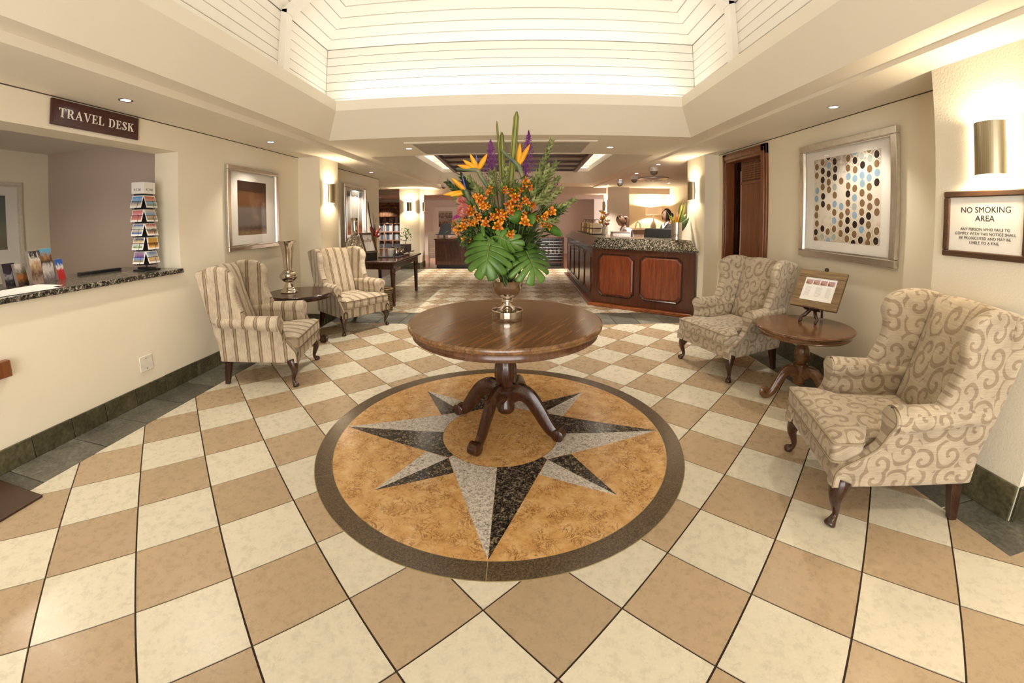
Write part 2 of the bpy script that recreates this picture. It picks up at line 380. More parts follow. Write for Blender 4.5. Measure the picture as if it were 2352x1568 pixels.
def text_mesh(name, body, size, mat, parent, origin, xd, yd, extrude=0.0008, align='CENTER', spacing=1.0, bold=0.0):
    cu = bpy.data.curves.new(name, 'FONT'); cu.body = body; cu.size = size; cu.extrude = extrude; cu.align_x = align; cu.space_character = spacing; cu.offset = bold; cu.resolution_u = 3
    t = bpy.data.objects.new(name, cu); col.objects.link(t); dg = bpy.context.evaluated_depsgraph_get()
    me = bpy.data.meshes.new_from_object(t.evaluated_get(dg)); bpy.data.objects.remove(t); bpy.data.curves.remove(cu)
    xd = Vector(xd).normalized(); yd = Vector(yd).normalized(); zd = xd.cross(yd)
    me.transform(Matrix((( xd.x, yd.x, zd.x, origin[0]), (xd.y, yd.y, zd.y, origin[1]), (xd.z, yd.z, zd.z, origin[2]), (0, 0, 0, 1))))
    me.materials.clear(); me.materials.append(mat)
    o = bpy.data.objects.new(name, me); return link(o, parent)

# ================================================================== STRUCTURE
ZA, ZB, ZL, ZT, ZW = 2.31, 2.365, 2.64, 2.75, 3.53      # side soffit, beam soffit, coffer lip bottom / top, top of boarded wall
XL, XR = -2.92, 2.92; ZR = 2.335
# ---- floor: dark screed that shows as the joints, with every tile laid on it
floor = struct('floor', G().box(-9, 6, -5.2, 15, -0.12, -0.005), M_grout)
def clip(poly, a, b, c):
    "keep a*x+b*y<=c"
    out = []
    for i in range(len(poly)):
        p, q = poly[i], poly[(i+1) % len(poly)]; dp, dq = a*p[0]+b*p[1]-c, a*q[0]+b*q[1]-c
        if dp <= 0: out.append(p)
        if dp*dq < 0: t = dp/(dp-dq); out.append((p[0]+t*(q[0]-p[0]), p[1]+t*(q[1]-p[1])))
    return out
def poly_area(p): return 0.5*abs(sum(p[i][0]*p[(i+1) % len(p)][1]-p[(i+1) % len(p)][0]*p[i][1] for i in range(len(p))))
def tile_mesh(name, s, m):
    h = s/math.sqrt(2); g = G().prism([(0, -h), (h, 0), (0, h), (-h, 0)], -0.009, 0)
    me = bpy.data.meshes.new(name); me.from_pydata(g.v, [], g.f); me.materials.append(m); return me
far_tiles = {True: G(), False: G()}
def lay(s, ox, oy, dark_of, planes, keep, near):
    "diamond-laid square tiles of pitch s; (ox, oy) is a tile corner; planes clip the field"
    q = s/math.sqrt(2); gap = 0.0075; mesh = {d: tile_mesh('tile', s-gap, M_tileD if d else M_tileL) for d in (True, False)}
    for a in range(-40, 40):
        for b in range(-40, 40):
            cx, cy = (a-b)*q+ox, (a+b+1)*q+oy
            if not keep(cx, cy): continue
            h = (s-gap)/math.sqrt(2); poly = [(cx, cy-h), (cx+h, cy), (cx, cy+h), (cx-h, cy)]; n0 = poly_area(poly); full = True
            for pl in planes:
                poly = clip(poly, *pl)
                if len(poly) < 3: break
            if len(poly) < 3 or poly_area(poly) < 0.0006: continue
            full = poly_area(poly) > n0-1e-6; dark = dark_of(a, b)
            if not near(cx, cy): far_tiles[dark].prism(poly, -0.009, 0); continue
            if full: o = bpy.data.objects.new('tile', mesh[dark]); link(o, floor); o.location = (cx, cy, 0)
            else: G().prism([(x-cx, y-cy) for x, y in poly], -0.009, 0).build('tile', M_tileD if dark else M_tileL, floor, loc=(cx, cy, 0))
SL, SR, SY0, SY1 = -2.57, 2.30, 2.78, 3.43
lay(0.37, 0, -1.321, lambda a, b: (a+b) % 2 == 1, [(-1, 0, -SL-0.004), (1, 0, 2.576), (0, 1, SY0-0.004)],
    lambda x, y: -4.6 < y < 3.1 and -2.9 < x < 2.8 and not (x > 2.56 and y < -0.4) and math.hypot(x, y) > 0.93, lambda x, y: y > -2.0)
lay(0.327, -1.05, 4.5-0.231, lambda a, b: (a+b) % 2 == 1, [(-1, 0, 2.60), (0, -1, -SY1-0.004), (0, 1, 8.78), (0.54, 0.842, 0.54*1.33+0.842*4.2), ][:3],
    lambda x, y: -2.9 < x < 2.6 and 3.3 < y < 9 and not (x > 1.5 and 0.54*(x-1.33)+0.842*(y-4.1) > 0.25), lambda x, y: y < 7.0 and not x > 1.9)
for d, g in far_tiles.items(): g.build('far_tiles', M_tileD if d else M_tileL, floor, kind='stuff')
# slate borders: along both side walls and across the threshold of the hall
def slab(x0, x1, y0, y1, m=M_slate, name='slate_tile'):
    G().box(x0+0.003, x1-0.003, y0+0.003, y1-0.003, -0.009, random.uniform(-0.001, 0.001)).build(name, m, floor, bevel=0.002, seg=1)
y = -3.4
while y < SY0-0.05:
    L = random.uniform(0.34, 0.52); y1 = min(y+L, SY0)
    if SY0-y1 < 0.15: y1 = SY0
    slab(XL, SL, y, y1)
    if y < -0.28: slab(SR, XR, y, min(y1, -0.28))
    if y1 > -0.28: slab(2.58, XR, max(y, -0.28), y1)
    y = y1
x = -2.9
while x < 2.6:
    slab(x, x+0.335, SY0, SY0+0.325); slab(x, x+0.335, SY0+0.325, SY1); x += 0.335
y = SY1
while y < 8.6: slab(-3.3, -2.95, y, y+0.35); slab(-2.95, -2.60, y, y+0.35); y += 0.35
# ---- stone medallion let into the floor
RO, RI, RD = 1.185, 1.083, 0.385
for k in range(6):
    a0 = R(-90+60*k)+0.0015; a1 = R(-30+60*k)-0.0015; n = 20
    pl = [(RO*math.cos(a0+(a1-a0)*i/n), RO*math.sin(a0+(a1-a0)*i/n)) for i in range(n+1)]+[(RI*math.cos(a1+(a0-a1)*i/n), RI*math.sin(a1+(a0-a1)*i/n)) for i in range(n+1)]
    G().prism(pl, -0.006, 0.002).build('medallion_ring_stone', M_gran_b, floor)
G().lathe([(RO+0.004, -0.006), (RO+0.004, 0.001), (RI-0.01, 0.001)], 96).build('medallion_joint', plain('joint_brass', (0.30, 0.24, 0.10), 0.5), floor)
for k in range(8):
    a0 = R(45*k-90); a1 = a0+R(45); n = 10
    G().prism([(0, 0)]+[((RI-0.003)*math.cos(a0+(a1-a0)*i/n), (RI-0.003)*math.sin(a0+(a1-a0)*i/n)) for i in range(n+1)], -0.006, 0.0024).build('medallion_field_stone', M_marble, floor)
def rot2(p, a): return (p[0]*math.cos(a)-p[1]*math.sin(a), p[0]*math.sin(a)+p[1]*math.cos(a))
def shrink(poly, d=0.0025):
    cx = sum(p[0] for p in poly)/len(poly); cy = sum(p[1] for p in poly)/len(poly)
    return [(p[0]+(cx-p[0])*d/max(0.02, math.hypot(cx-p[0], cy-p[1])), p[1]+(cy-p[1])*d/max(0.02, math.hypot(cx-p[0], cy-p[1]))) for p in poly]
for k in range(4):
    a = PI/2*k
    for s in (1, -1):      # s=1: half on the counter-clockwise side (dark), -1: clockwise side (light)
        main = [(0.01, 0), (1.076, 0), (0.30, 0.30*s)]; short = [(0.30, 0.30), (0.65, 0.65), (0.45, 0.243) if s < 0 else (0.243, 0.45)]
        for poly in (main, short):
            pl = [rot2(p, a) for p in poly]
            if (pl[1][0]-pl[0][0])*(pl[2][1]-pl[0][1])-(pl[2][0]-pl[0][0])*(pl[1][1]-pl[0][1]) < 0: pl = pl[::-1]
            G().prism(shrink(pl), -0.006, 0.0032).build('star_stone', M_gran_d if s > 0 else M_gran_l, floor)
G().lathe([(0.001, -0.006), (RD, -0.006), (RD, 0.0038), (0.001, 0.0038)], 64).build('medallion_disc', M_marble, floor)
G().lathe([(RD+0.0025, -0.006), (RD+0.0025, 0.0035), (RD-0.002, 0.0035)], 64).build('medallion_joint', M_gran_b, floor)

# ---- walls
g = G(); OY0, OY1, OZ0, OZ1 = -2.6, 0.55, 1.0, 2.085
g.box(-3.20, XL, -5.2, OY0, 0, ZA); g.box(-3.20, XL, OY1, 2.64, 0, ZA); g.box(-3.20, XL, OY0, OY1, 0, OZ0); g.box(-3.20, XL, OY0, OY1, OZ1, ZA)
struct('wall_left', g, M_wall)
struct('wall_left_pier', G().box(XL, -2.59, 2.64, 3.2, 0, ZA).box(-3.2, XL, 2.64, 3.2, 0, ZA), M_wall)
struct('wall_left_hall', G().box(-3.2, XL, 3.2, 5.85, 0, ZA), M_wall)
DY0, DY1, DZ = 1.71, 2.68, 2.285
struct('wall_right', G().box(XR, 3.24, -5.2, DY0, 0, ZR).box(XR, 3.24, DY1, 3.45, 0, ZR).box(XR, 3.24, DY0, DY1, DZ, ZR), M_wall)
struct('wall_right_pier_stucco', G().box(2.55, XR, -1.28, -0.60, 0, ZR), M_stucco)
struct('wall_right_pier', G().box(2.70, XR, 2.86, 3.45, 0, ZR), M_wall)
struct('wall_back', G().box(-9, -2.0, -5.4, -5.2, 0, 4.6).box(2.0, 6, -5.4, -5.2, 0, 4.6).box(-2.0, 2.0, -5.4, -5.2, 2.25, 4.6), M_wall)
wn2 = struct('window_2', G().box(-2.0, 2.0, -5.33, -5.27, 2.17, 2.25), M_wdoor)
for x in (-1.96, -0.98, 0.0, 0.98, 1.96): G().box(x-0.04, x+0.04, -5.33, -5.27, 0, 2.17).build('door_stile', M_wdoor, wn2)
for k in range(4): quad_uv('pane', [(-1.92+k*0.98, -5.3, 0.02), (-1.02+k*0.98, -5.3, 0.02), (-1.02+k*0.98, -5.3, 2.17), (-1.92+k*0.98, -5.3, 2.17)], M_glass, wn2)
struct('wall_office_side', G().box(-5.5, -3.2, 0.80, 1.0, 0, ZA), M_mauve)
struct('wall_office_back', G().box(-5.5, -5.2, -5.2, 0.80, 0, ZA), M_wall)
struct('ceiling_office', G().box(-5.5, -3.2, -5.2, 0.80, 2.26, 2.30), M_ceil)
struct('wall_reception_side', G().box(4.62, 4.85, 3.45, 9.6, 0, ZR), M_wall)
struct('wall_reception_front', G().box(3.24, 4.85, 3.25, 3.45, 0, ZR), M_wall)
struct('wall_reception_back', G().box(3.3, 4.85, 9.6, 9.8, 0, ZR), M_wall)
struct('wall_reception_column', G().box(2.67, 3.3, 8.95, 9.6, 0, ZR), M_greyw)
struct('wall_hall_column', G().box(-3.32, -2.74, 8.62, 9.2, 0, ZA), M_wall)
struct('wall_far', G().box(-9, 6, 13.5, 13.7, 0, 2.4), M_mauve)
struct('wall_far_right', G().box(2.95, 5.5, 12.6, 12.8, 0, 2.2), M_greyw)
struct('wall_far_left', G().box(-3.75, -1.35, 12.9, 13.1, 0, 2.2), M_greyw)
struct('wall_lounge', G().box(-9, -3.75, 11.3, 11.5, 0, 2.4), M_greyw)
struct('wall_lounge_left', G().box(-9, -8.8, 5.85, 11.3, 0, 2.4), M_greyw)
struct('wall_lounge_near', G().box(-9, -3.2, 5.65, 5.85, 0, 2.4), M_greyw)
struct('floor_far_room', G().box(-9, 6, 8.8, 13.5, -0.004, 0.002), wood('parquet', (0.10, 0.03, 0.012), (0.20, 0.07, 0.03), (0.30, 0.13, 0.06), 0, 0.3, 4))
struct('trim_1', G().box(-2.6, 1.4, 8.75, 8.81, 0, 0.012), M_black)
# skirtings, tile by tile
def skirting(name, pts, h, m=M_skirt, th=0.014):
    base = struct(name, G().box(pts[0][0], pts[0][0]+0.001, pts[0][1], pts[0][1]+0.001, 0, 0.01), m)
    for (x0, y0), (x1, y1), (nx, ny) in zip(pts[:-1], pts[1:], [( (b[1]-a[1]), -(b[0]-a[0])) for a, b in zip(pts[:-1], pts[1:])]):
        d = Vector((x1-x0, y1-y0)); L = d.length; d.normalize(); n = Vector((nx, ny)).normalized(); t = 0
        while t < L-0.01:
            e = min(L, t+random.uniform(0.26, 0.40)); e = L if L-e < 0.1 else e
            p = [(x0+d.x*(t+0.003), y0+d.y*(t+0.003)), (x0+d.x*(e-0.003), y0+d.y*(e-0.003))]
            hh = h+random.uniform(-0.002, 0.002); q = [(p[1][0]+n.x*th, p[1][1]+n.y*th), (p[0][0]+n.x*th, p[0][1]+n.y*th)]
            G().prism(p+q, 0, hh).build('skirting_tile', m, base, bevel=0.002, seg=1, recalc=True); t = e
    return base
skirting('baseboard_left', [(XL, -3.2), (XL, 2.64), (-2.59, 2.64), (-2.59, 3.2), (XL, 3.2), (XL, 5.85), (-3.2, 5.85)], 0.145)
skirting('baseboard_right', [(XR, DY0-0.03), (XR, -0.60), (2.55, -0.60), (2.55, -1.28), (XR, -1.28), (XR, -3.2)], 0.19)
skirting('baseboard_right_pier', [(2.70, 3.0), (2.70, 2.86), (XR, 2.86)], 0.15)
skirting('baseboard_column', [(-3.32, 8.62), (-2.74, 8.62), (-2.74, 9.2)], 0.19)
# ---- ceilings
struct('ceiling_soffit_left', G().box(-9, -2.24, -5.2, 9.2, ZA, 2.5), M_ceil)
struct('ceiling_soffit_right', G().box(2.27, 6, -5.2, 9.8, ZR, 2.5), M_ceil)
C1Y0, C1Y1, C2Y0, C2Y1, CX = -4.3, 1.89, 3.2, 7.95, 2.07
g = G()
for x0, x1 in ((-2.24, -CX), (CX, 2.27)): g.box(x0, x1, -5.2, 9.2, ZB, 2.5)
for y0, y1 in ((-5.2, C1Y0), (C1Y1, C2Y0), (C2Y1, 9.2)): g.box(-CX, CX, y0, y1, ZB, 2.5)
struct('ceiling_beams', g, M_ceil)
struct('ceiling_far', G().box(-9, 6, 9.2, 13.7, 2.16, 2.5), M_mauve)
def coffer(name, y0, y1, zw, hip, in_x=0.20, in_y=0.25):
    a = (CX, y0, y1, ZB); b = (CX-in_x, y0+in_y, y1-in_y, ZL); c = (CX-in_x, y0+in_y, y1-in_y, ZT); d = (CX-in_x-0.0-(-0.02), y0+in_y-0.02, y1-in_y+0.02, ZT)
    d = (CX-in_x+0.025, y0+in_y-0.025, y1-in_y+0.025, ZT); e = (CX-in_x+0.025, y0+in_y-0.025, y1-in_y+0.025, 2.70); f = (2.21, y0-0.17, y1+0.17, 2.70)
    rings = [a, b, c, d, e, f]; vs = []; fs = []
    for (x, ya, yb, z) in rings: vs += [(-x, ya, z), (x, ya, z), (x, yb, z), (-x, yb, z)]
    for r in range(len(rings)-1):
        for k in range(4): fs.append((r*4+k, r*4+(k+1) % 4, (r+1)*4+(k+1) % 4, (r+1)*4+k))
    root = struct(name, G().add(vs, fs), M_ceil)
    x, ya, yb = 2.21, y0-0.17, y1+0.17
    # backing shell behind the boards
    h = 0.86; top = 4.45 if hip else zw+0.02; ins = (top-zw)/h if hip else 0
    sh = G(); zt = zw+0.08; sh.box(-x-0.10, -x-0.02, ya-0.1, yb+0.1, 2.5, zt); sh.box(x+0.02, x+0.10, ya-0.1, yb+0.1, 2.5, zt); sh.box(-x-0.1, x+0.1, yb+0.02, yb+0.10, 2.5, zt); sh.box(-x-0.1, x+0.1, ya-0.10, ya-0.02, 2.5, zt)
    o = 0.03
    if hip:
        sh.add([(-x-o, ya-o, zw+o), (x+o, ya-o, zw+o), (x+o, yb+o, zw+o), (-x-o, yb+o, zw+o), (-x-o+ins, ya-o+ins, top+o), (x+o-ins, ya-o+ins, top+o), (x+o-ins, yb+o-ins, top+o), (-x-o+ins, yb+o-ins, top+o)],
               [(0, 1, 5, 4), (1, 2, 6, 5), (2, 3, 7, 6), (3, 0, 4, 7), (4, 5, 6, 7)])
    else: sh.box(-x, x, ya, yb, zw+0.03, zw+0.08)
    sh.build('ceiling_shell', M_white, root)
    # tongue-and-groove boards, one piece each
    nb = 8; hb = (zw-2.70)/nb
    for k in range(nb):
        z0, z1 = 2.70+k*hb+0.003, 2.70+(k+1)*hb-0.003
        for bx in ((-x-0.02, -x, ya, yb), (x, x+0.02, ya, yb), (-x, x, yb, yb+0.02), (-x, x, ya-0.02, ya)):
            G().box(*bx, z0, z1).build('ceiling_board', M_white, root, bevel=0.004, seg=1)
    if hip:
        n = 11
        for k in range(n):
            t0, t1 = k/n+0.004, (k+1)/n-0.004
            def ringp(t, off=0.0): i = ins*t; z = zw+(top-zw)*t; return [(-x+i, ya+i, z+off), (x-i, ya+i, z+off), (x-i, yb-i, z+off), (-x+i, yb-i, z+off)]
            A, B, A2, B2 = ringp(t0), ringp(t1), ringp(t0, 0.015), ringp(t1, 0.015)
            for s in range(4):
                q = (s+1) % 4
                G().add([A[s], A[q], B[q], B[s], A2[s], A2[q], B2[q], B2[s]], [(3, 2, 1, 0), (4, 5, 6, 7), (0, 1, 5, 4), (1, 2, 6, 5), (2, 3, 7, 6), (3, 0, 4, 7)]).build('ceiling_board', M_white, root)
        m = 12; i = ins
        for k in range(m):
            ya2, yb2 = ya+i, yb-i; a0 = ya2+(yb2-ya2)*k/m+0.003; a1 = ya2+(yb2-ya2)*(k+1)/m-0.003
            G().box(-x+i, x-i, a0, a1, top, top+0.015).build('ceiling_board', M_white, root)
        # posts on the boarded walls carrying rafters up the slopes
        for yy in (1.08, -1.2, -3.4):
            for s in (-1, 1):
                G().box(min(s*(x-0.07), s*x), max(s*(x-0.07), s*x), yy-0.055, yy+0.055, 2.70, zw+0.02).build('ceiling_post', M_white, root, bevel=0.004, seg=1)
                G().add([(s*(x-0.0), yy-0.055, zw), (s*(x-0.0), yy+0.055, zw), (s*(x-ins), yy+0.055, top), (s*(x-ins), yy-0.055, top), (s*(x-0.08), yy-0.055, zw-0.03), (s*(x-0.08), yy+0.055, zw-0.03), (s*(x-ins-0.06), yy+0.055, top-0.09), (s*(x-ins-0.06), yy-0.055, top-0.09)],
                        [(0, 1, 2, 3), (7, 6, 5, 4), (0, 4, 5, 1), (1, 5, 6, 2), (2, 6, 7, 3), (3, 7, 4, 0)]).build('ceiling_rafter', M_white, root, recalc=True)
    else:
        for k in range(8):
            a0 = ya+(yb-ya)*k/8; G().box(-x, x, a0+0.003, a0+(yb-ya)/8-0.003, zw, zw+0.03).build('ceiling_board', M_white, root)
    return root
coffer('ceiling_vault_lobby', C1Y0, C1Y1, ZW, True)
coffer('ceiling_coffer_hall', C2Y0, C2Y1, 3.25, False)

# ---- door on the right wall
dr = struct('door_1', G().box(3.19, 3.24, DY0, DY1, 0, DZ), M_wdark)  # dark wood back panel paints the shaded recess beside the leaf
for y0, y1 in ((DY0-0.02, DY0+0.10), (DY1-0.06, DY1+0.03)):
    G().box(XR-0.03, XR+0.10, y0, y1, 0, DZ+0.02).build('door_frame', M_wdoor, dr, bevel=0.006)
    G().box(XR-0.045, XR, y0+0.03, y1-0.03, 0, DZ-0.01).build('door_frame_bead', M_wdoor, dr, bevel=0.008)
G().box(XR-0.03, XR+0.10, DY0-0.02, DY1+0.03, DZ-0.10, DZ+0.02).build('door_frame', M_wdoor, dr, bevel=0.006)
G().box(XR-0.045, XR, DY0+0.01, DY1, DZ-0.07, DZ-0.01).build('door_frame_bead', M_wdoor, dr, bevel=0.008)
for y0, y1 in ((DY0, DY0+0.05), (DY1-0.05, DY1)): G().box(XR+0.09, 3.19, y0, y1, 0, DZ-0.02).build('door_jamb', M_wdark, dr)
G().box(XR+0.09, 3.19, DY0, DY1, DZ-0.06, DZ).build('door_jamb', M_wdark, dr)
lf = G().box(3.015, 3.055, DY0+0.06, 2.44, 0, DZ-0.07).build('door_leaf', M_wdoor, dr)
G().box(3.01, 3.058, 2.435, 2.45, 0, DZ-0.22).build('light_slit_strip', plain('painted_light_slit', (0.62, 0.47, 0.38), 0.4), dr)  # pale strip painted as the slit of light beside the leaf
G().box(2.995, 3.03, DY0+0.06, 2.44, 1.885, 1.92).build('door_rail', M_wdoor, dr, bevel=0.004)
G().box(3.005, 3.02, DY0+0.10, 2.39, 1.925, 2.16).build('door_vent_back', M_wdark, dr)
for k in range(20): G().box(2.998, 3.008, DY0+0.11+k*0.028, DY0+0.122+k*0.028, 1.93, 2.15).build('vent_slat', M_wdoor, dr)
for k in range(7): G().box(2.996, 3.006, DY0+0.10, 2.39, 1.945+k*0.028, 1.957+k*0.028).build('vent_slat', M_wdoor, dr)
M_gapline = plain('shadow_gap', (0.10, 0.075, 0.05), 0.9)  # dark strips painted for the shaded gap where walls meet the ceiling
struct('shade_strip_left', G().box(XL-0.001, XL+0.004, -5.2, 2.64, ZA-0.007, ZA), M_gapline)
struct('shade_strip_right', G().box(XR-0.004, XR+0.001, -0.60, 2.86, ZR-0.007, ZR), M_gapline)
struct('shade_strip_hall', G().box(XL-0.001, XL+0.004, 3.2, 5.85, ZA-0.009, ZA), M_gapline)
# ---- lounge window with a ruched roman blind
wn = struct('window_1', G().box(-5.9, -3.8, 11.27, 11.3, 0.35, 2.02), plain('night_pane', (0.10, 0.12, 0.15), 0.08, 0, 0.6))
for k in range(8): G().box(-5.9+k*0.3-0.02, -5.9+k*0.3+0.02, 11.22, 11.27, 0.35, 2.02).build('glazing_bar', plain('win_frame', (0.30, 0.18, 0.12), 0.5), wn)
for k in range(5): G().box(-5.9, -3.8, 11.225, 11.265, 0.37+k*0.30, 0.41+k*0.30).build('glazing_bar', MATS['win_frame'], wn)
for k in range(10): G().box(-5.85+k*0.22, -5.85+k*0.22+0.10, 11.266, 11.27, 0.6, 1.5).build('net_curtain', plain('net_curtain', (0.42, 0.45, 0.48), 0.9), wn)
bl = thing('roman_blind', 'brown ruched roman blind over the far lounge window', 'blind', (-4.85, 11.2, 1.5))
for k in range(4):
    gg = G(); n = 60; z0 = 0.52-k*0.11; dep = 0.03+0.03*k
    vs = []
    for j in range(5):
        for i in range(n+1):
            xx = -1.05+2.1*i/n; rip = 0.012*math.sin(i*1.9)+0.008*math.sin(i*0.7)
            vs.append((xx, -dep-0.03*math.sin(PI*j/4)+rip, z0-j*(0.035 if k < 3 else 0.05)+(0.01*math.sin(i*0.9) if j == 4 else 0)))
    gg.add(vs, [(j*(n+1)+i, j*(n+1)+i+1, (j+1)*(n+1)+i+1, (j+1)*(n+1)+i) for j in range(4) for i in range(n)])
    gg.build('blind_fold', plain('blind_fabric', (0.16, 0.075, 0.03), 0.8, var=0.5, scale=14), bl, smooth=1, solid=0.01)

# ================================================================== FURNITURE OF THE LOBBY
def pillow(outline, prof, center=None):
    "rings of one outline, each scaled towards its centre: prof = [(inset, height)]"
    g = G(); n = len(outline); cx, cy = center or (sum(p[0] for p in outline)/n, sum(p[1] for p in outline)/n)
    vs = []; fs = []
    for ins, z in prof:
        for x, y in outline:
            d = math.hypot(x-cx, y-cy); k = max(0, 1-ins/d); vs.append((cx+(x-cx)*k, cy+(y-cy)*k, z))
    m = len(prof)
    for j in range(m-1):
        for i in range(n): fs.append((j*n+i, j*n+(i+1) % n, (j+1)*n+(i+1) % n, (j+1)*n+i))
    fs += [tuple(range(n-1, -1, -1)), tuple(range((m-1)*n, m*n))]
    return g.add(vs, fs)
def resample(poly, d=0.03):
    out = []
    for i in range(len(poly)):
        a, b = Vector(poly[i]), Vector(poly[(i+1) % len(poly)]); k = max(1, round((b-a).length/d))
        out += [tuple(a+(b-a)*(j/k)) for j in range(k)]
    return out
def round_poly(poly, r=0.04, n=4):
    out = []
    for i in range(len(poly)):
        p0, p, p1 = Vector(poly[i-1]), Vector(poly[i]), Vector(poly[(i+1) % len(poly)])
        d0 = (p0-p); d1 = (p1-p); k = min(r, d0.length*0.45, d1.length*0.45); a = p+d0.normalized()*k; b = p+d1.normalized()*k
        for j in range(n+1): t = j/n; out.append(tuple(a*(1-t)**2+p*2*t*(1-t)+b*t*t))
    return out
def make_chair(fab, tone, setback=0.0):
    sb = lambda x, y, z: (x-setback*smoothstep(0.29, 0.44, z)*smoothstep(-0.3, 0.2, x), y, z)
    t = bpy.data.objects.new('wingback_armchair', None); t.empty_display_size = 0.1; link(t)
    tp = lambda x, y, z: (x, y*(1-0.15*(0.33-x)/0.69), z)
    G().box(-0.36, 0.33, -0.345, 0.345, 0.213, 0.35).map(tp).build('seat_frame', fab, t, smooth=30, bevel=0.014, seg=3, uv='y')
    # T-shaped loose cushion
    ol = resample(round_poly([(-0.27, -0.25), (0.20, -0.262), (0.215, -0.335), (0.365, -0.34), (0.365, 0.34), (0.215, 0.335), (0.20, 0.262), (-0.27, 0.25)], 0.03), 0.04)
    cu = pillow(ol, [(0.05, 0.335), (0.012, 0.338), (0.0, 0.352), (0.0, 0.42), (0.01, 0.436), (0.04, 0.449), (0.12, 0.462), (0.22, 0.468)], (0.04, 0)).build('seat_cushion', fab, t, smooth=50, uv='y')
    G().tube([(x*0.998, y*0.998, 0.432) for x, y in ol+[ol[0]]], 0.006, 5).build('piping', tone, cu, smooth=1)
    G().tube([(x*0.998, y*0.998, 0.342) for x, y in ol+[ol[0]]], 0.006, 5).build('piping', tone, cu, smooth=1)
    # sprung back
    rake = lambda z: -0.23-(z-0.40)*0.31
    ob = resample(round_poly([(-0.245, 0.40), (0.245, 0.40), (0.275, 1.03), (0.10, 1.055), (-0.10, 1.055), (-0.275, 1.03)], 0.05), 0.05)
    bk = pillow(ob, [(0.0, -0.10), (0.0, 0.0), (0.012, 0.018), (0.04, 0.032), (0.10, 0.045), (0.18, 0.052)], (0, 0.74))
    bk.map(lambda y, z, h: (rake(z)-0.02+h*0.96, y, z+h*0.26)).build('backrest', fab, t, smooth=50, uv='y')
    # outer back
    G().add([(-0.37, -0.285, 0.213), (-0.37, 0.285, 0.213), (-0.545, 0.335, 1.02), (-0.545, -0.335, 1.02), (-0.31, -0.285, 0.213), (-0.31, 0.285, 0.213), (-0.43, 0.335, 1.05), (-0.43, -0.335, 1.05)],
            [(3, 2, 1, 0), (4, 5, 6, 7), (0, 1, 5, 4), (1, 2, 6, 5), (2, 3, 7, 6), (3, 0, 4, 7)]).build('outer_back', fab, t, smooth=30, bevel=0.02, seg=3, uv='box', recalc=True)
    for s in (1, -1):
        # wing
        wp = bez([(-0.43, 0.55), (-0.10, 0.56), (-0.10, 0.64), (-0.145, 0.74), (-0.17, 0.85), (-0.155, 0.94), (-0.195, 1.02), (-0.29, 1.06), (-0.41, 1.06), (-0.54, 1.02)], 3)
        wp = [(p[0], p[1]) for p in [(q.x, q.y) for q in [Vector((a.x, a.y)) for a in wp]]]
        def flare(x, y, z, s=s):
            k = max(0, (x+0.49)/0.36); return (x, s*(y-0.055*(1-k)+0.03*k*smoothstep(0.6, 1.0, z)), z)
        G().prism(wp, 0.285, 0.365, 'y').map(flare).build('wing', fab, t, smooth=40, bevel=0.028, seg=4, uv='x', recalc=True)
        # arm: side panel, roll, scroll front
        pp = [(-0.38, 0.213), (0.335, 0.213), (0.335, 0.30), (0.285, 0.37), (0.235, 0.43), (0.205, 0.51), (0.20, 0.575), (-0.40, 0.575)]
        def side(x, y, z, s=s): return (x, s*(y-0.05*max(0, (0.3-x)/0.7)), z)
        arm = G().prism(pp, 0.30, 0.352, 'y').map(side).map(sb).build('arm_panel', fab, t, smooth=30, bevel=0.012, seg=3, uv='x', recalc=True)
        rp = bez([(-0.36, 0.30, 0.575), (-0.15, 0.318, 0.575), (0.05, 0.335, 0.57), (0.205, 0.345, 0.565)], 4)
        G().tube([(p.x, s*p.y, p.z) for p in rp], [0.055]*4+[0.058+0.012*i/8 for i in range(9)], 16).map(sb).build('arm_roll', fab, t, smooth=50, uv='x')
        fp = bez([(0.208, 0.345, 0.625), (0.214, 0.345, 0.57), (0.218, 0.337, 0.50), (0.24, 0.332, 0.435), (0.29, 0.33, 0.37), (0.332, 0.33, 0.31), (0.338, 0.33, 0.222)], 4)
        rr = [0.012, 0.04, 0.055, 0.065, 0.068, 0.06, 0.05, 0.042, 0.036, 0.033, 0.031, 0.03, 0.03, 0.03, 0.03, 0.031, 0.032, 0.033, 0.033, 0.033, 0.034, 0.034, 0.034, 0.034, 0.034]
        gg = G(); n = len(fp)
        for i, p in enumerate(fp):
            h = rr[min(i, len(rr)-1)]
            gg.v += [(p.x-0.02, s*(p.y-h), p.z), (p.x+0.008, s*(p.y-h*0.96), p.z), (p.x+0.014, s*p.y, p.z), (p.x+0.008, s*(p.y+h*0.96), p.z), (p.x-0.02, s*(p.y+h), p.z)]
        for i in range(n-1):
            for k in range(4): gg.f.append((i*5+k, i*5+k+1, (i+1)*5+k+1, (i+1)*5+k)); gg.m.append(0)
        gg.map(sb); gg.build('arm_front', fab, t, smooth=60, uv='x', recalc=True)
        G().tube([(p.x+0.006, s*(p.y+rr[min(i, len(rr)-1)]), p.z) for i, p in enumerate(fp)], 0.0055, 5).map(sb).build('piping', tone, arm, smooth=1)
        # legs
        lp = bez([(0.285, s*0.315, 0.235), (0.30, s*0.33, 0.19), (0.305, s*0.338, 0.14), (0.288, s*0.33, 0.08), (0.285, s*0.33, 0.045), (0.305, s*0.345, 0.016), (0.315, s*0.352, 0.0)], 3)
        G().tube(lp, [0.05, 0.052, 0.048, 0.043, 0.039, 0.034, 0.029, 0.025, 0.021, 0.0185, 0.0165, 0.0155, 0.0155, 0.018, 0.022, 0.027, 0.029, 0.027, 0.020], 10).build('leg', M_wdark, t, smooth=50)
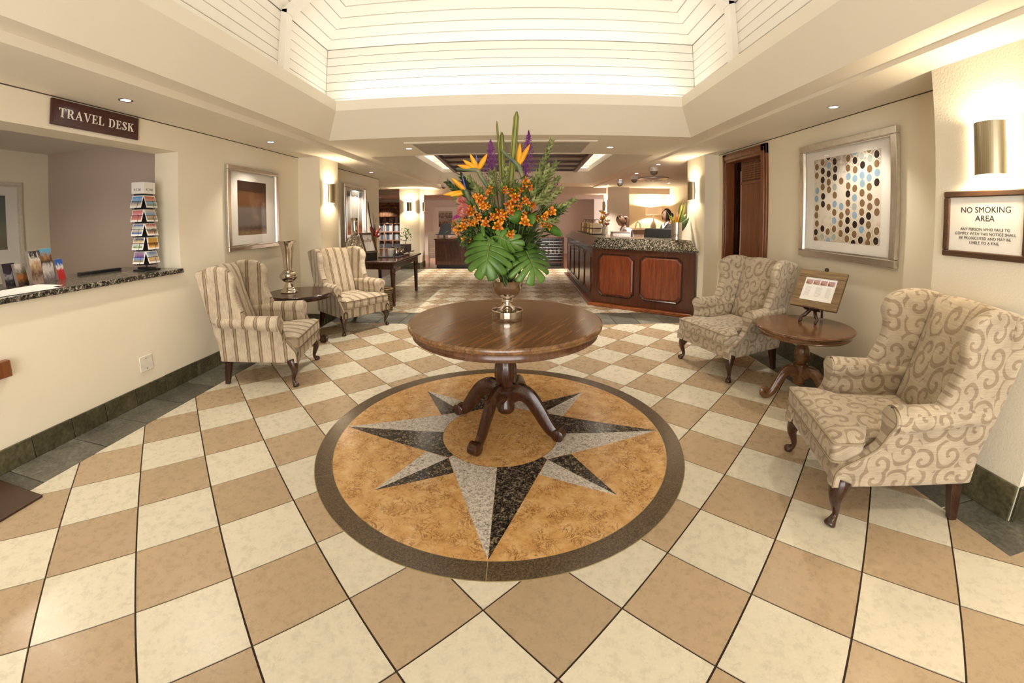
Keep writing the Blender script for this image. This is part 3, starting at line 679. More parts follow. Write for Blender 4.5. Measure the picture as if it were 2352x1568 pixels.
        G().add([(-0.37, s*0.26, 0), (-0.33, s*0.26, 0), (-0.33, s*0.295, 0), (-0.37, s*0.295, 0), (-0.355, s*0.225, 0.22), (-0.295, s*0.225, 0.22), (-0.295, s*0.285, 0.22), (-0.355, s*0.285, 0.22)],
                [(3, 2, 1, 0), (4, 5, 6, 7), (0, 1, 5, 4), (1, 2, 6, 5), (2, 3, 7, 6), (3, 0, 4, 7)]).build('leg', M_wdark, t, bevel=0.004, recalc=True)
    return t
M_pipeS = plain('piping_striped', (0.24, 0.175, 0.10), 0.9); M_pipeD = plain('piping_damask', (0.34, 0.27, 0.18), 0.9)
ch1 = make_chair(M_stripe, M_pipeS); ch1.location = (-2.205, 0.87, 0); ch1.rotation_euler.z = R(12.5)
tag(ch1, 'striped wingback armchair below the framed photograph, nearer the travel desk', 'armchair', 'wingback armchairs')
ch2 = copy_tree(ch1); ch2.location = (-2.14, 2.58, 0); ch2.rotation_euler.z = R(-32)
tag(ch2, 'striped wingback armchair against the pier with the wall lamp, beside the console table', 'armchair', 'wingback armchairs')
ch3 = make_chair(M_damask, M_pipeD, 0.085); ch3.location = (2.19, 1.15, 0); ch3.rotation_euler.z = R(195.5)
tag(ch3, 'scroll-patterned wingback armchair standing in front of the wooden door', 'armchair', 'wingback armchairs')
ch4 = copy_tree(ch3); ch4.location = (2.025, -0.79, 0); ch4.rotation_euler.z = R(162.5)
tag(ch4, 'scroll-patterned wingback armchair below the no smoking notice', 'armchair', 'wingback armchairs')

# ---- round centre table
tb = thing('round_pedestal_table', 'large round mahogany pedestal table standing on the star medallion', 'table', (0.035, 0.10, 0), R(-27))
G().lathe([(0.001, 0.745), (0.615, 0.745), (0.628, 0.749), (0.636, 0.757), (0.632, 0.763), (0.632, 0.766), (0.638, 0.770), (0.636, 0.779), (0.626, 0.785), (0.001, 0.785)], 96).build('table_top', M_wtop, tb, smooth=25)
G().lathe([(0.590, 0.70), (0.604, 0.70), (0.610, 0.705), (0.606, 0.712), (0.602, 0.72), (0.602, 0.74), (0.608, 0.747), (0.590, 0.747)], 96).build('apron', M_wapron, tb, smooth=30)
pr = [(0.05, 0.12), (0.06, 0.135), (0.062, 0.17), (0.05, 0.19), (0.052, 0.30), (0.068, 0.305), (0.07, 0.315), (0.06, 0.325), (0.064, 0.34), (0.076, 0.38), (0.080, 0.42), (0.074, 0.47), (0.060, 0.51), (0.066, 0.525), (0.066, 0.54), (0.052, 0.55), (0.055, 0.64), (0.11, 0.70), (0.20, 0.745)]
g = G().lathe(pr, 64)
def flute(x, y, z):
    k = 1-0.07*(0.5+0.5*math.cos(12*math.atan2(y, x)))*smoothstep(0.335, 0.36, z)*smoothstep(0.51, 0.48, z); return (x*k, y*k, z)
g.map(flute).build('pedestal', M_wdark, tb, smooth=40)
G().sphere((0, 0, 0.135), 0.045, (1, 1, 0.6)).build('finial', M_wdark, tb, smooth=1)
for k in range(4):
    a = PI/2*k; P = lambda r, z: (r*math.cos(a), r*math.sin(a), z)
    lp = bez([P(0.035, 0.25), P(0.10, 0.285), (P(0.175, 0.268)), P(0.245, 0.19), P(0.30, 0.11), P(0.345, 0.058), P(0.385, 0.042)], 4)
    lg = G().tube(lp, [0.064]*6+[0.062-0.0013*i for i in range(19)], 8, flat=0.62).build('leg', M_wdark, tb, smooth=40, bevel=0.0)
    n = 14; c = P(0.395, 0.042); tx, ty = -math.sin(a), math.cos(a); gg = G()
    for s, rr in ((-0.034, 0.038), (-0.030, 0.043), (0.030, 0.043), (0.034, 0.038)):
        for i in range(n): b = 2*PI*i/n; gg.v.append((c[0]+tx*s+math.cos(a)*rr*math.cos(b), c[1]+ty*s+math.sin(a)*rr*math.cos(b), c[2]+rr*math.sin(b)))
    for j in range(3):
        for i in range(n): gg.f.append((j*n+i, j*n+(i+1) % n, (j+1)*n+(i+1) % n, (j+1)*n+i)); gg.m.append(0)
    gg.f += [tuple(range(n)), tuple(range(3*n, 4*n))]; gg.m += [0, 0]
    gg.build('scroll_foot', M_wdark, lg, smooth=40, recalc=True)

# ---- two round tripod side tables
def side_table(loc, rz, mt, mb, label):
    t = thing('tripod_side_table', label, 'table', loc, rz, 'tripod side tables')
    G().lathe([(0.001, 0.572), (0.365, 0.572), (0.378, 0.576), (0.386, 0.584), (0.382, 0.589), (0.386, 0.593), (0.378, 0.600), (0.001, 0.600)], 64).build('table_top', mt, t, smooth=25)
    G().lathe([(0.345, 0.535), (0.358, 0.535), (0.362, 0.542), (0.356, 0.55), (0.356, 0.565), (0.362, 0.573), (0.345, 0.573)], 64).build('apron', mb, t, smooth=30)
    G().lathe([(0.03, 0.10), (0.045, 0.11), (0.05, 0.14), (0.05, 0.26), (0.058, 0.265), (0.058, 0.28), (0.042, 0.29), (0.052, 0.32), (0.064, 0.36), (0.060, 0.40), (0.044, 0.43), (0.036, 0.45), (0.052, 0.46), (0.052, 0.472), (0.038, 0.48), (0.05, 0.52), (0.10, 0.55), (0.16, 0.572)], 40).map(lambda x, y, z: (x*(1-0.06*(0.5+0.5*math.cos(8*math.atan2(y, x)))*smoothstep(0.30, 0.33, z)*smoothstep(0.43, 0.41, z)), y*(1-0.06*(0.5+0.5*math.cos(8*math.atan2(y, x)))*smoothstep(0.30, 0.33, z)*smoothstep(0.43, 0.41, z)), z)).build('pedestal', mb, t, smooth=40)
    for k in range(3):
        a = 2*PI/3*k; P = lambda r, z: (r*math.cos(a), r*math.sin(a), z)
        pts = bez([P(0.03, 0.20), P(0.085, 0.232), P(0.14, 0.215), P(0.19, 0.14), P(0.235, 0.06), P(0.285, 0.026), P(0.325, 0.042), P(0.325, 0.078), P(0.297, 0.083), P(0.288, 0.062), P(0.302, 0.055)], 4)
        n = len(pts); G().tube(pts, [0.055-0.030*min(1, i/(n*0.55))-0.009*max(0, (i-n*0.6)/(n*0.4)) for i in range(n)], 8, flat=0.75).build('leg', mb, t, smooth=40)
    return t
lt = side_table((-2.48, 1.86, 0), R(-5), M_wdark, M_wdark, 'dark round tripod side table between the two striped armchairs')
rt = side_table((2.43, 0.37, 0), R(178), M_wside, M_wside, 'walnut round tripod side table between the two scroll-patterned armchairs')

# ---- silver trumpet vase on the dark side table
tv = thing('trumpet_vase', 'tall silver trumpet vase with a round bulb on the dark side table', 'vase', (-2.60, 1.83, 0.60))
G().lathe([(0.001, 0), (0.098, 0), (0.102, 0.008), (0.096, 0.018), (0.092, 0.02), (0.088, 0.032), (0.078, 0.038), (0.072, 0.055), (0.06, 0.062), (0.052, 0.085), (0.036, 0.11), (0.034, 0.125)], 40).build('foot', M_silver, tv, smooth=35)
G().lathe([(0.034, 0.12), (0.06, 0.135), (0.092, 0.16), (0.105, 0.19), (0.100, 0.218), (0.078, 0.238), (0.068, 0.243), (0.068, 0.255), (0.052, 0.262)], 40).build('bulb', M_silver, tv, smooth=35)
G().lathe([(0.046, 0.255), (0.050, 0.30), (0.055, 0.38), (0.062, 0.45), (0.073, 0.52), (0.09, 0.575), (0.112, 0.61), (0.108, 0.61), (0.085, 0.57), (0.06, 0.48), (0.045, 0.30)], 40).build('trumpet', M_silver, tv, smooth=35)

# ---- little easel with a framed notice on the walnut side table
ea = thing('framed_notice_easel', 'oak-framed printed notice on a small carved easel, on the walnut side table', 'notice', tuple(at_z(1868, 738, 0.60)))
ea.rotation_euler = (0, 0, R(-66)); ea.scale = (1.14, 1.14, 1.14)
def tilt(x, y, z): c, s = math.cos(R(-31)), math.sin(R(-31)); return (x, y*c-z*s, y*s+z*c+0.07)
# local: x across, -y towards the viewer, z up, leaning back
fw, fh, wd = 0.36, 0.30, 0.058
fr = G(); fr.box(-fw/2, fw/2, -0.012, 0.012, 0, wd).box(-fw/2, fw/2, -0.012, 0.012, fh-wd, fh).box(-fw/2, -fw/2+wd, -0.012, 0.012, wd, fh-wd).box(fw/2-wd, fw/2, -0.012, 0.012, wd, fh-wd)
fr.map(lambda x, y, z: tilt(x, y-0.045, z+0.01)).build('frame', M_wframe, ea, bevel=0.003)
sh = quad_uv('notice_sheet', [tilt(x, -0.050, z+0.01) for x, z in ((-fw/2+wd, wd), (fw/2-wd, wd), (fw/2-wd, fh-wd), (-fw/2+wd, fh-wd))], M_paper, ea)
pm = picture_mat('notice_photos', [(0.25, (0.25, 0.10, 0.07)), (0.45, (0.45, 0.36, 0.33)), (0.62, (0.55, 0.20, 0.10)), (0.8, (0.25, 0.35, 0.65))], 9, 2, 1.1, (0.4, 0.5))
for k in range(4):
    x0 = -fw/2+wd+0.012+k*0.056
    quad_uv('notice_photo', [tilt(x, -0.0515, z+0.01) for x, z in ((x0, fh-wd-0.055), (x0+0.05, fh-wd-0.055), (x0+0.05, fh-wd-0.018), (x0, fh-wd-0.018))], pm, sh)
M_faint = plain('faint_print', (0.55, 0.53, 0.52), 0.7)
for k in range(9):
    zz = fh-wd-0.075-k*0.009
    for x0, x1 in ((-0.10, -0.05), (-0.02, 0.035), (0.06, 0.105)):
        quad_uv('print_line', [tilt(x, -0.0513, z+0.01) for x, z in ((x0, zz), (x1-random.uniform(0, 0.02), zz), (x1-0.01, zz+0.0025), (x0, zz+0.0025))], M_faint, sh)
e1 = G(); e1.tube([tilt(0, -0.022, 0.0), tilt(0, -0.022, 0.33)], 0.010, 6); e1.build('easel_post', M_wdark, ea, smooth=40)
G().sphere(tilt(0, -0.022, 0.335), 0.016, (1, 1, 1.2), 10, 8).build('easel_finial', M_wdark, ea, smooth=1)
G().box(-0.06, 0.06, -0.085, -0.03, -0.004, 0.008).map(tilt).build('easel_ledge', M_wdark, ea, bevel=0.003)
for s in (-1, 1):
    G().tube(bez([tilt(s*0.01, -0.03, 0.02), (s*0.04, -0.055, 0.055), (s*0.062, -0.07, 0.035), (s*0.055, -0.085, 0.012), (s*0.065, -0.10, 0.009)], 4), [0.013]*6+[0.011]*6+[0.009]*5, 8).build('easel_foot', M_wdark, ea, smooth=1)
G().tube([tilt(0, -0.015, 0.22), (0.0, 0.13, 0.008)], 0.009, 6).build('easel_strut', M_wdark, ea, smooth=40)

# ================================================================== THINGS ON THE WALLS
def on_wall(name, label, cat, y, z, side, x=None, group=None):
    "Empty whose local +x points into the room, local y runs along the wall"
    return thing(name, label, cat, ((XL if side < 0 else XR) if x is None else x, y, z), 0 if side < 0 else PI, group)
def framed(o, w, h, fw, depth, mf, prt, pw, ph, pz=0.0, py=0.0, glass=True):
    f = frame_g(G(), -w/2, w/2, -h/2, h/2, fw, 0.0, depth); f.build('frame', mf, o, bevel=0.006, seg=2)
    frame_g(G(), -w/2+fw, w/2-fw, -h/2+fw, h/2-fw, 0.012, 0.0, depth*0.62).build('frame_slip', mf, o)
    G().box(0.0, 0.010, -w/2+fw*0.8, w/2-fw*0.8, -h/2+fw*0.8, h/2-fw*0.8).build('mount', M_mat, o)
    p = quad_uv('print', [(0.0108, py-pw/2, pz-ph/2), (0.0108, py+pw/2, pz-ph/2), (0.0108, py+pw/2, pz+ph/2), (0.0108, py-pw/2, pz+ph/2)], prt, o)
    if glass: e = fw*0.8; quad_uv('glass', [(0.016, -w/2+e, -h/2+e), (0.016, w/2-e, -h/2+e), (0.016, w/2-e, h/2-e), (0.016, -w/2+e, h/2-e)], M_glass, o)
    return p
pm = picture_mat('sepia_photo', [(0.0, (0.28, 0.17, 0.08)), (0.12, (0.05, 0.022, 0.01)), (0.2, (0.13, 0.10, 0.085)), (0.48, (0.16, 0.13, 0.11)), (0.56, (0.13, 0.052, 0.018)), (0.78, (0.11, 0.045, 0.015)), (0.82, (0.035, 0.014, 0.006)), (1.0, (0.03, 0.012, 0.006))], 14, 1, 0.12)
o = on_wall('framed_photograph', 'silver-framed sepia photograph on the left wall above the dark side table', 'picture', 1.645, 1.59, -1); framed(o, 0.93, 0.92, 0.05, 0.04, M_silverw, pm, 0.52, 0.60, 0.005, -0.02)
pm = picture_mat('hall_print', [(0.0, (0.35, 0.10, 0.03)), (0.18, (0.10, 0.03, 0.012)), (0.24, (0.22, 0.10, 0.05)), (0.34, (0.20, 0.18, 0.15)), (0.6, (0.24, 0.215, 0.18)), (0.86, (0.30, 0.27, 0.23)), (0.9, (0.03, 0.02, 0.02)), (1.0, (0.26, 0.24, 0.2))], 7, 4, 0.16)
o = on_wall('framed_print', 'tall silver-framed grey print on the wall above the console table', 'picture', 4.55, 1.565, -1); framed(o, 1.0, 1.02, 0.06, 0.05, M_silverw, pm, 0.66, 0.78)
for s in (-0.17, 0.17): G().box(0.0112, 0.0118, s-0.008, s+0.008, -0.38, 0.38).build('mount_strip', M_mat, o)
pm = picture_mat('seascape', [(0.0, (0.16, 0.15, 0.10)), (0.35, (0.20, 0.19, 0.14)), (0.5, (0.14, 0.16, 0.13)), (0.7, (0.12, 0.15, 0.14)), (1.0, (0.10, 0.13, 0.13))], 4, 5, 0.35)
o = on_wall('framed_seascape', 'pale-framed grey-green seascape on the back wall of the travel office', 'picture', 0.0, 1.47, -1, -5.2); framed(o, 0.98, 0.90, 0.035, 0.035, plain('pale_frame', (0.66, 0.60, 0.50), 0.5), pm, 0.64, 0.56, 0.03)
# oval-pattern print
bgm = picture_mat('oval_ground', [(0.0, (0.60, 0.50, 0.38)), (0.25, (0.76, 0.70, 0.60)), (0.8, (0.80, 0.76, 0.68)), (1.0, (0.45, 0.38, 0.31))], 14, 3, 1.0)
o = on_wall('framed_oval_print', 'large silver-framed print of brown, black and blue ovals on the right wall', 'picture', 0.535, 1.625, 1); P = framed(o, 1.13, 1.05, 0.06, 0.045, M_silverw, bgm, 0.78, 0.75, 0.005, 0.0, True)
OV = [plain('oval_black', (0.022, 0.010, 0.010), 0.5), plain('oval_brown', (0.23, 0.135, 0.065), 0.5), plain('oval_blue', (0.28, 0.42, 0.56), 0.5), plain('oval_grey', (0.42, 0.47, 0.44), 0.5), plain('oval_rim', (0.80, 0.74, 0.60), 0.6)]
gg = G(); rs = random.Random(3); nx, nz = 10, 10; cw, chh = 0.78/nx, 0.75/nz
for i in range(nx):
    for k in range(nz+1):
        y = -0.39+cw*(i+0.5)+rs.uniform(-0.006, 0.006); z = 0.005-0.375+chh*(k+(0.5 if i % 2 else 0.1))+rs.uniform(-0.006, 0.006)
        if rs.random() < 0.10: continue
        ci = rs.choices([0, 1, 2, 3], [5, 5, 2.2, 2.6])[0]; tw = rs.uniform(-0.25, 0.25)
        for mi, a, b, x in ((4, 0.0325, 0.0365, 0.0112), (ci, 0.027, 0.031, 0.0116)):
            gg.mi = mi; pts = []
            for q in range(18):
                t = 2*PI*q/18; yy, zz = a*math.cos(t), b*math.sin(t); yy, zz = yy*math.cos(tw)-zz*math.sin(tw), yy*math.sin(tw)+zz*math.cos(tw)
                pts.append((x+0.00002*i, min(0.39, max(-0.39, y+yy)), min(0.38, max(-0.37, z+zz))))
            gg.add(pts, [tuple(range(18))])
gg.build('printed_ovals', OV, P)
# no smoking notice
o = on_wall('no_smoking_notice', 'brown-framed no smoking notice below the wall lamp on the stucco pier', 'sign', -0.905, 1.44, 1, 2.55)
frame_g(G(), -0.235, 0.235, -0.178, 0.178, 0.034, 0, 0.022).build('frame', M_wnosm, o, bevel=0.006)
pl = G().box(0, 0.010, -0.21, 0.21, -0.15, 0.15).build('notice_sheet', M_paper, o)
for body, sz, z in (('NO SMOKING', 0.043, 0.062), ('AREA', 0.043, 0.018)):
    text_mesh('lettering', body, sz, M_ink, pl, (0.0105, 0, z), (0, 1, 0), (0, 0, 1), 0.0003)
for i, body in enumerate(('ANY PERSON WHO FAILS TO', 'COMPLY WITH THIS NOTICE SHALL', 'BE PROSECUTED AND MAY BE', 'LIABLE TO A FINE')):
    text_mesh('lettering', body, 0.0205, M_ink, pl, (0.0105, 0, -0.032-i*0.0235), (0, 1, 0), (0, 0, 1), 0.0003)
# travel desk sign: board with raised serif letters
o = on_wall('travel_desk_sign', 'dark maroon TRAVEL DESK sign board with white serif letters above the hatch', 'sign', -0.245, 2.205, -1)
G().box(0, 0.022, -0.355, 0.355, -0.088, 0.088).build('board', M_signred, o, bevel=0.006, seg=2)
frame_g(G(), -0.340, 0.340, -0.074, 0.074, 0.003, 0.022, 0.0235).build('board_bead', M_signred, o)
def serif(ch):
    "strokes of a roman capital in a unit box: (kind, data); thick 0.16, thin 0.06, serifs 0.045 high"
    T, t, h = 0.17, 0.07, 0.05
    S = lambda x0, x1, y: ('r', (x0, y, x1, y+h))
    if ch == 'T': return 0.80, [('r', (0.315, 0, 0.485, 1)), ('r', (0, 0.93, 0.80, 1)), S(0.22, 0.58, 0), ('p', [(0, 1), (0, 0.74), (0.03, 0.74), (0.10, 0.93)]), ('p', [(0.80, 1), (0.80, 0.74), (0.77, 0.74), (0.70, 0.93)])]
    if ch == 'L': return 0.70, [('r', (0.10, 0, 0.27, 1)), S(0, 0.37, 0.95), ('r', (0, 0, 0.68, 0.06)), ('p', [(0.68, 0), (0.70, 0.27), (0.67, 0.27), (0.58, 0.06)])]
    if ch == 'E': return 0.74, [('r', (0.10, 0, 0.27, 1)), ('r', (0, 0, 0.68, 0.06)), ('r', (0, 0.94, 0.66, 1)), ('r', (0.27, 0.48, 0.50, 0.54)), ('r', (0.47, 0.38, 0.51, 0.64)), ('p', [(0.68, 0), (0.72, 0.27), (0.69, 0.27), (0.58, 0.06)]), ('p', [(0.66, 1), (0.66, 0.76), (0.63, 0.76), (0.56, 0.94)])]
    if ch == 'A': return 0.90, [('p', [(0.07, 0.03), (0.14, 0.03), (0.44, 0.86), (0.41, 1.0)]), ('p', [(0.41, 1.0), (0.36, 0.86), (0.64, 0.03), (0.83, 0.03), (0.48, 1.0)]), ('r', (0.22, 0.32, 0.60, 0.38)), S(-0.02, 0.25, 0), S(0.56, 0.92, 0)]
    if ch == 'V': return 0.90, [('p', [(0.07, 0.97), (0.26, 0.97), (0.50, 0.16), (0.44, 0.0)]), ('p', [(0.44, 0.0), (0.50, 0.16), (0.76, 0.97), (0.83, 0.97), (0.49, 0.0)]), S(-0.02, 0.35, 0.95), S(0.65, 0.92, 0.95)]
    arc = lambda cx, cy, r0x, r0y, r1x, r1y, a0, a1: ('a', (cx, cy, r0x, r0y, r1x, r1y, a0, a1))
    if ch == 'D': return 0.90, [('r', (0.10, 0, 0.27, 1)), ('r', (0, 0, 0.42, 0.06)), ('r', (0, 0.94, 0.42, 1)), arc(0.42, 0.5, 0.24, 0.44, 0.42, 0.5, -90, 90)]
    if ch == 'R': return 0.86, [('r', (0.10, 0, 0.27, 1)), S(0, 0.37, 0), ('r', (0, 0.94, 0.44, 1)), ('r', (0.27, 0.46, 0.46, 0.52)), arc(0.44, 0.73, 0.11, 0.21, 0.29, 0.27, -90, 90), ('p', [(0.36, 0.48), (0.54, 0.48), (0.80, 0.05), (0.62, 0.03)]), S(0.62, 0.90, 0)]
    if ch == 'K': return 0.88, [('r', (0.10, 0, 0.27, 1)), S(0, 0.37, 0), S(0, 0.37, 0.95), ('p', [(0.27, 0.42), (0.27, 0.52), (0.66, 0.96), (0.74, 0.96)]), ('p', [(0.36, 0.54), (0.48, 0.66), (0.84, 0.04), (0.62, 0.04)]), S(0.54, 0.90, 0), S(0.56, 0.84, 0.95)]
    if ch == 'S': return 0.66, [arc(0.32, 0.74, 0.14, 0.19, 0.29, 0.27, 30, 200), ('p', [(0.03, 0.70), (0.22, 0.78), (0.62, 0.34), (0.44, 0.22)]), arc(0.32, 0.27, 0.16, 0.20, 0.31, 0.28, -150, 25), ('r', (0.53, 0.70, 0.57, 0.99)), ('r', (0.04, 0.0, 0.08, 0.32))]
    return 0.4, []
o2 = o; x = 0; glyphs = []
for ch in 'TRAVEL DESK':
    wdt, st = serif(ch); glyphs.append((x, ch, st)); x += wdt+0.13
H = 0.062; tot = (x-0.13)*H
for gx, ch, st in glyphs:
    if not st: continue
    gg = G(); X0 = 0.0220
    for idx, (kd, dt) in enumerate(st):
        xa, xb = X0, X0+0.0035+0.00008*idx; M = lambda px, py: (-tot/2+(gx+px)*H, (py-0.5)*H)
        if kd == 'r': a, b, c, d = dt; gg.prism([M(a, b), M(c, b), M(c, d), M(a, d)], xa, xb, 'x')
        elif kd == 'p': gg.prism([M(*q) for q in dt], xa, xb, 'x')
        else:
            cx, cy, r0x, r0y, r1x, r1y, a0, a1 = dt; n = 12; L = [R(a0+(a1-a0)*i/n) for i in range(n+1)]
            gg.prism([M(cx+r1x*math.cos(t), cy+r1y*math.sin(t)) for t in L]+[M(cx+r0x*math.cos(t), cy+r0y*math.sin(t)) for t in L[::-1]], xa, xb, 'x')
    gg.build('letter', M_letter, o2, recalc=True)
# blank socket plate
o = on_wall('socket_plate', 'square white blank socket plate low on the left wall', 'socket', 0.068, 0.312, -1)
G().box(0, 0.008, -0.064, 0.064, -0.064, 0.064).build('plate', plain('socket_white', (0.80, 0.76, 0.66), 0.4), o, bevel=0.004)
for z in (-0.042, 0.042): G().lathe([(0.001, 0), (0.005, 0), (0.005, 0.002), (0.001, 0.002)], 10).map(lambda a, b, c, z=z: (0.008+c, a, b+z)).build('screw', M_steel, o)
# ---- wall lamps: half-round brushed shades open above and below
def sconce(label, x, y, z, rz, watts=9):
    o = thing('wall_lamp', label, 'wall lamp', (x, y, z), rz, 'half-round steel wall lamps')
    n = 20; r0, r1, h = 0.072, 0.078, 0.133; gg = G(); vs = []
    for zz in (-h, h):
        for r in (r0, r1):
            for i in range(n+1): a = -PI/2+PI*i/n; vs.append((0.022+r*math.cos(a), r*math.sin(a), zz))
    m = n+1; fs = []
    for i in range(n):
        fs += [(i, i+1, 2*m+i+1, 2*m+i), (m+i+1, m+i, 3*m+i, 3*m+i+1), (i+1, i, m+i, m+i+1), (2*m+i, 2*m+i+1, 3*m+i+1, 3*m+i)]
    fs += [(0, 2*m, 3*m, m), (n, m+n, 3*m+n, 2*m+n)]
    gg.add(vs, fs).build('shade', M_steel, o, smooth=40, recalc=True)
    G().box(0, 0.012, -0.03, 0.03, -0.05, 0.05).build('back_plate', M_steel, o)
    G().tube([(0.012, 0, 0), (0.097, 0, 0)], 0.006, 6).build('bracket', M_steel, o)
    for s in (-1, 1):
        G().tube([(0.05, 0, s*0.03), (0.05, 0, s*0.085)], 0.012, 10).build('bulb', emit('bulb_glow', (1.0, 0.82, 0.55), 25), o, smooth=40)
        p = Vector((0.05, 0, s*0.10)); p.rotate(Matrix.Rotation(rz, 3, 'Z'))
        point_lamp('wall_lamp_light', (x+p.x, y+p.y, z+p.z), watts, (1.0, 0.80, 0.52), 0.02)
    return o
sconce('half-round steel wall lamp above the no smoking notice', 2.55, -0.945, 1.825, PI, 11)
sconce('half-round steel wall lamp on the pier behind the striped armchair', -2.59, 2.90, 1.82, 0, 11)
sconce('half-round steel wall lamp on the pier at the end of the reception counter', 2.70, 3.20, 1.85, PI, 11)
sconce('half-round steel wall lamp on the face of the far hall column towards the lobby', -3.02, 8.62, 1.79, R(-90), 24)
sconce('half-round steel wall lamp on the side of the far hall column towards the hall', -2.74, 8.92, 1.79, 0, 24)
sconce('half-round steel wall lamp on the column behind the reception desk', 2.67, 9.25, 1.79, PI, 26)
# ---- recessed downlights
def downlight(label, x, y, z, watts, angle=100):
    o = thing('downlight', label, 'downlight', (x, y, z), 0, 'recessed downlights')
    G().lathe([(0.034, -0.004), (0.048, -0.003), (0.05, 0.0), (0.034, 0.002)], 24).build('trim_ring', plain('chrome_ring', (0.8, 0.8, 0.82), 0.15, 1), o, smooth=40)
    G().lathe([(0.001, -0.001), (0.034, -0.001), (0.034, 0.001), (0.001, 0.001)], 20).build('lens', emit('led_lens', (0.95, 0.93, 1.0), 14), o)
    spot_lamp('downlight_beam', (x, y, z-0.03), watts, (1.0, 0.90, 0.76), angle, 0.7, 0.03)
    return o
downlight('recessed downlight in the soffit above the travel desk', -2.58, -0.28, ZA, 40)
downlight('recessed downlight in the cross beam above the console side of the hall', -1.31, 2.60, ZB, 110)
downlight('recessed downlight in the cross beam above the counter side of the hall', 1.30, 2.63, ZB, 110)
for i, (x, y, n) in enumerate(((2.42, 3.98, 'nearest the wall pier'), (2.45, 5.34, 'beside the two dome cameras'), (2.46, 6.67, 'before the ceiling diffuser'), (2.51, 8.21, 'before the far column'))):
    downlight('recessed downlight over the reception desk, '+n, x, y, ZR, 170)
downlight('added fill downlight in the soffit above the walnut side table', 2.60, 0.3, ZR, 30)  # extra downlights added as fill light along the lobby soffits
downlight('added fill downlight in the soffit above the dark side table', -2.58, 1.5, ZA, 25)
downlight('added fill downlight in the soffit inside the entrance, left', -2.58, -2.4, ZA, 40)
downlight('added fill downlight in the soffit inside the entrance, right', 2.60, -2.4, ZR, 40)
downlight('recessed downlight over the console table', -2.6, 4.6, ZA, 150)
downlight('recessed downlight before the lounge', -3.9, 8.0, ZA, 150)
downlight('recessed downlight in the far lounge ceiling by the blind', -4.6, 10.6, 2.16, 170)
downlight('recessed downlight in the far room before the framed print', -3.0, 11.6, 2.16, 230)
downlight('recessed downlight in the far room before the dark picture', 3.6, 11.2, 2.16, 200)
downlight('recessed downlight in the far room ceiling, middle', 0.0, 11.2, 2.16, 200)
downlight('recessed downlight in the travel office ceiling', -4.2, -0.7, 2.26, 30, 150)
downlight('recessed downlight in the far beam on the console side', -1.3, 8.6, ZB, 200)
downlight('recessed downlight in the far beam on the counter side', 0.9, 8.45, ZB, 200)
downlight('recessed downlight over the lamp cabinet of the reception', 3.9, 7.4, ZR, 200)

# ================================================================== FLOWERS ON THE CENTRE TABLE
VX, VY, VZ = 0.05, 0.08, 0.785
vb = thing('silver_urn', 'small silver pedestal urn holding the bouquet on the centre table', 'vase', (VX, VY, VZ))
G().lathe([(0.001, 0), (0.100, 0), (0.102, 0.003), (0.102, 0.030), (0.098, 0.032), (0.104, 0.035), (0.104, 0.066), (0.100, 0.070), (0.075, 0.074), (0.05, 0.082), (0.03, 0.098), (0.020, 0.115)], 48).build('foot', M_silver, vb, smooth=35)
G().lathe([(0.020, 0.11), (0.033, 0.117), (0.038, 0.123), (0.033, 0.129), (0.038, 0.135), (0.033, 0.142), (0.026, 0.147)], 40).build('knop', M_silver, vb, smooth=35)
G().lathe([(0.026, 0.142), (0.05, 0.150), (0.075, 0.17), (0.09, 0.195), (0.097, 0.225), (0.099, 0.25), (0.103, 0.262), (0.099, 0.263), (0.094, 0.245), (0.09, 0.215), (0.07, 0.18), (0.03, 0.16), (0.001, 0.158)], 48).build('bowl', M_silver, vb, smooth=35)
MOUTH = Vector((VX, VY, 1.0)); CORE = Vector((VX, VY+0.02, 1.32))
def leafmat(name, a, b, c, rough=0.4, sc=14):
    q = N(name); f = q.noise(q.coord(), sc, 3); q.base(q.ramp(f, [(0.3, a), (0.5, b), (0.72, c)])); q.b.inputs['Subsurface Weight'].default_value = 0.0; return q.set(rough, 0, 0.4)
ML_mon = leafmat('monstera_green', (0.035, 0.09, 0.012), (0.075, 0.17, 0.025), (0.13, 0.26, 0.05), 0.3, 6)
ML_dark = leafmat('leaf_dark', (0.012, 0.028, 0.006), (0.03, 0.06, 0.012), (0.06, 0.11, 0.025), 0.4)
ML_olive = leafmat('leaf_olive', (0.08, 0.105, 0.03), (0.20, 0.235, 0.075), (0.40, 0.42, 0.17), 0.45)
ML_flax = leafmat('flax_green', (0.12, 0.13, 0.02), (0.26, 0.27, 0.05), (0.40, 0.38, 0.10), 0.4, 5)
ML_flaxd = leafmat('flax_stripe', (0.05, 0.06, 0.012), (0.09, 0.10, 0.02), (0.13, 0.14, 0.03), 0.4)
def petal_mat():
    q = N('petal_orange'); sx = q.n('SeparateXYZ'); q.l(q.coord(), sx.inputs[0]); n = q.noise(q.coord(), 5, 3); r = q.n('ObjectInfo').outputs['Random']
    f = q.math('ADD', sx.outputs[0], q.math('MULTIPLY', q.math('SUBTRACT', n, 0.5), 0.45))
    c = q.ramp(f, [(0.05, (0.50, 0.20, 0.01)), (0.25, (0.30, 0.035, 0.004)), (0.5, (0.62, 0.13, 0.006)), (0.85, (0.80, 0.30, 0.03))])
    h = q.n('HueSaturation'); q.l(c, h.inputs['Color']); q.l(q.math('MULTIPLY_ADD', r, 0.035, 0.49), h.inputs['Hue']); q.l(q.math('MULTIPLY_ADD', r, 0.5, 0.7), h.inputs['Value']); q.base(h.outputs[0]); return q.set(0.5, 0, 0.4)
ML_orange = petal_mat()
ML_yell = leafmat('sepal_yellow', (0.72, 0.28, 0.005), (0.85, 0.40, 0.012), (0.90, 0.50, 0.04), 0.45, 10)
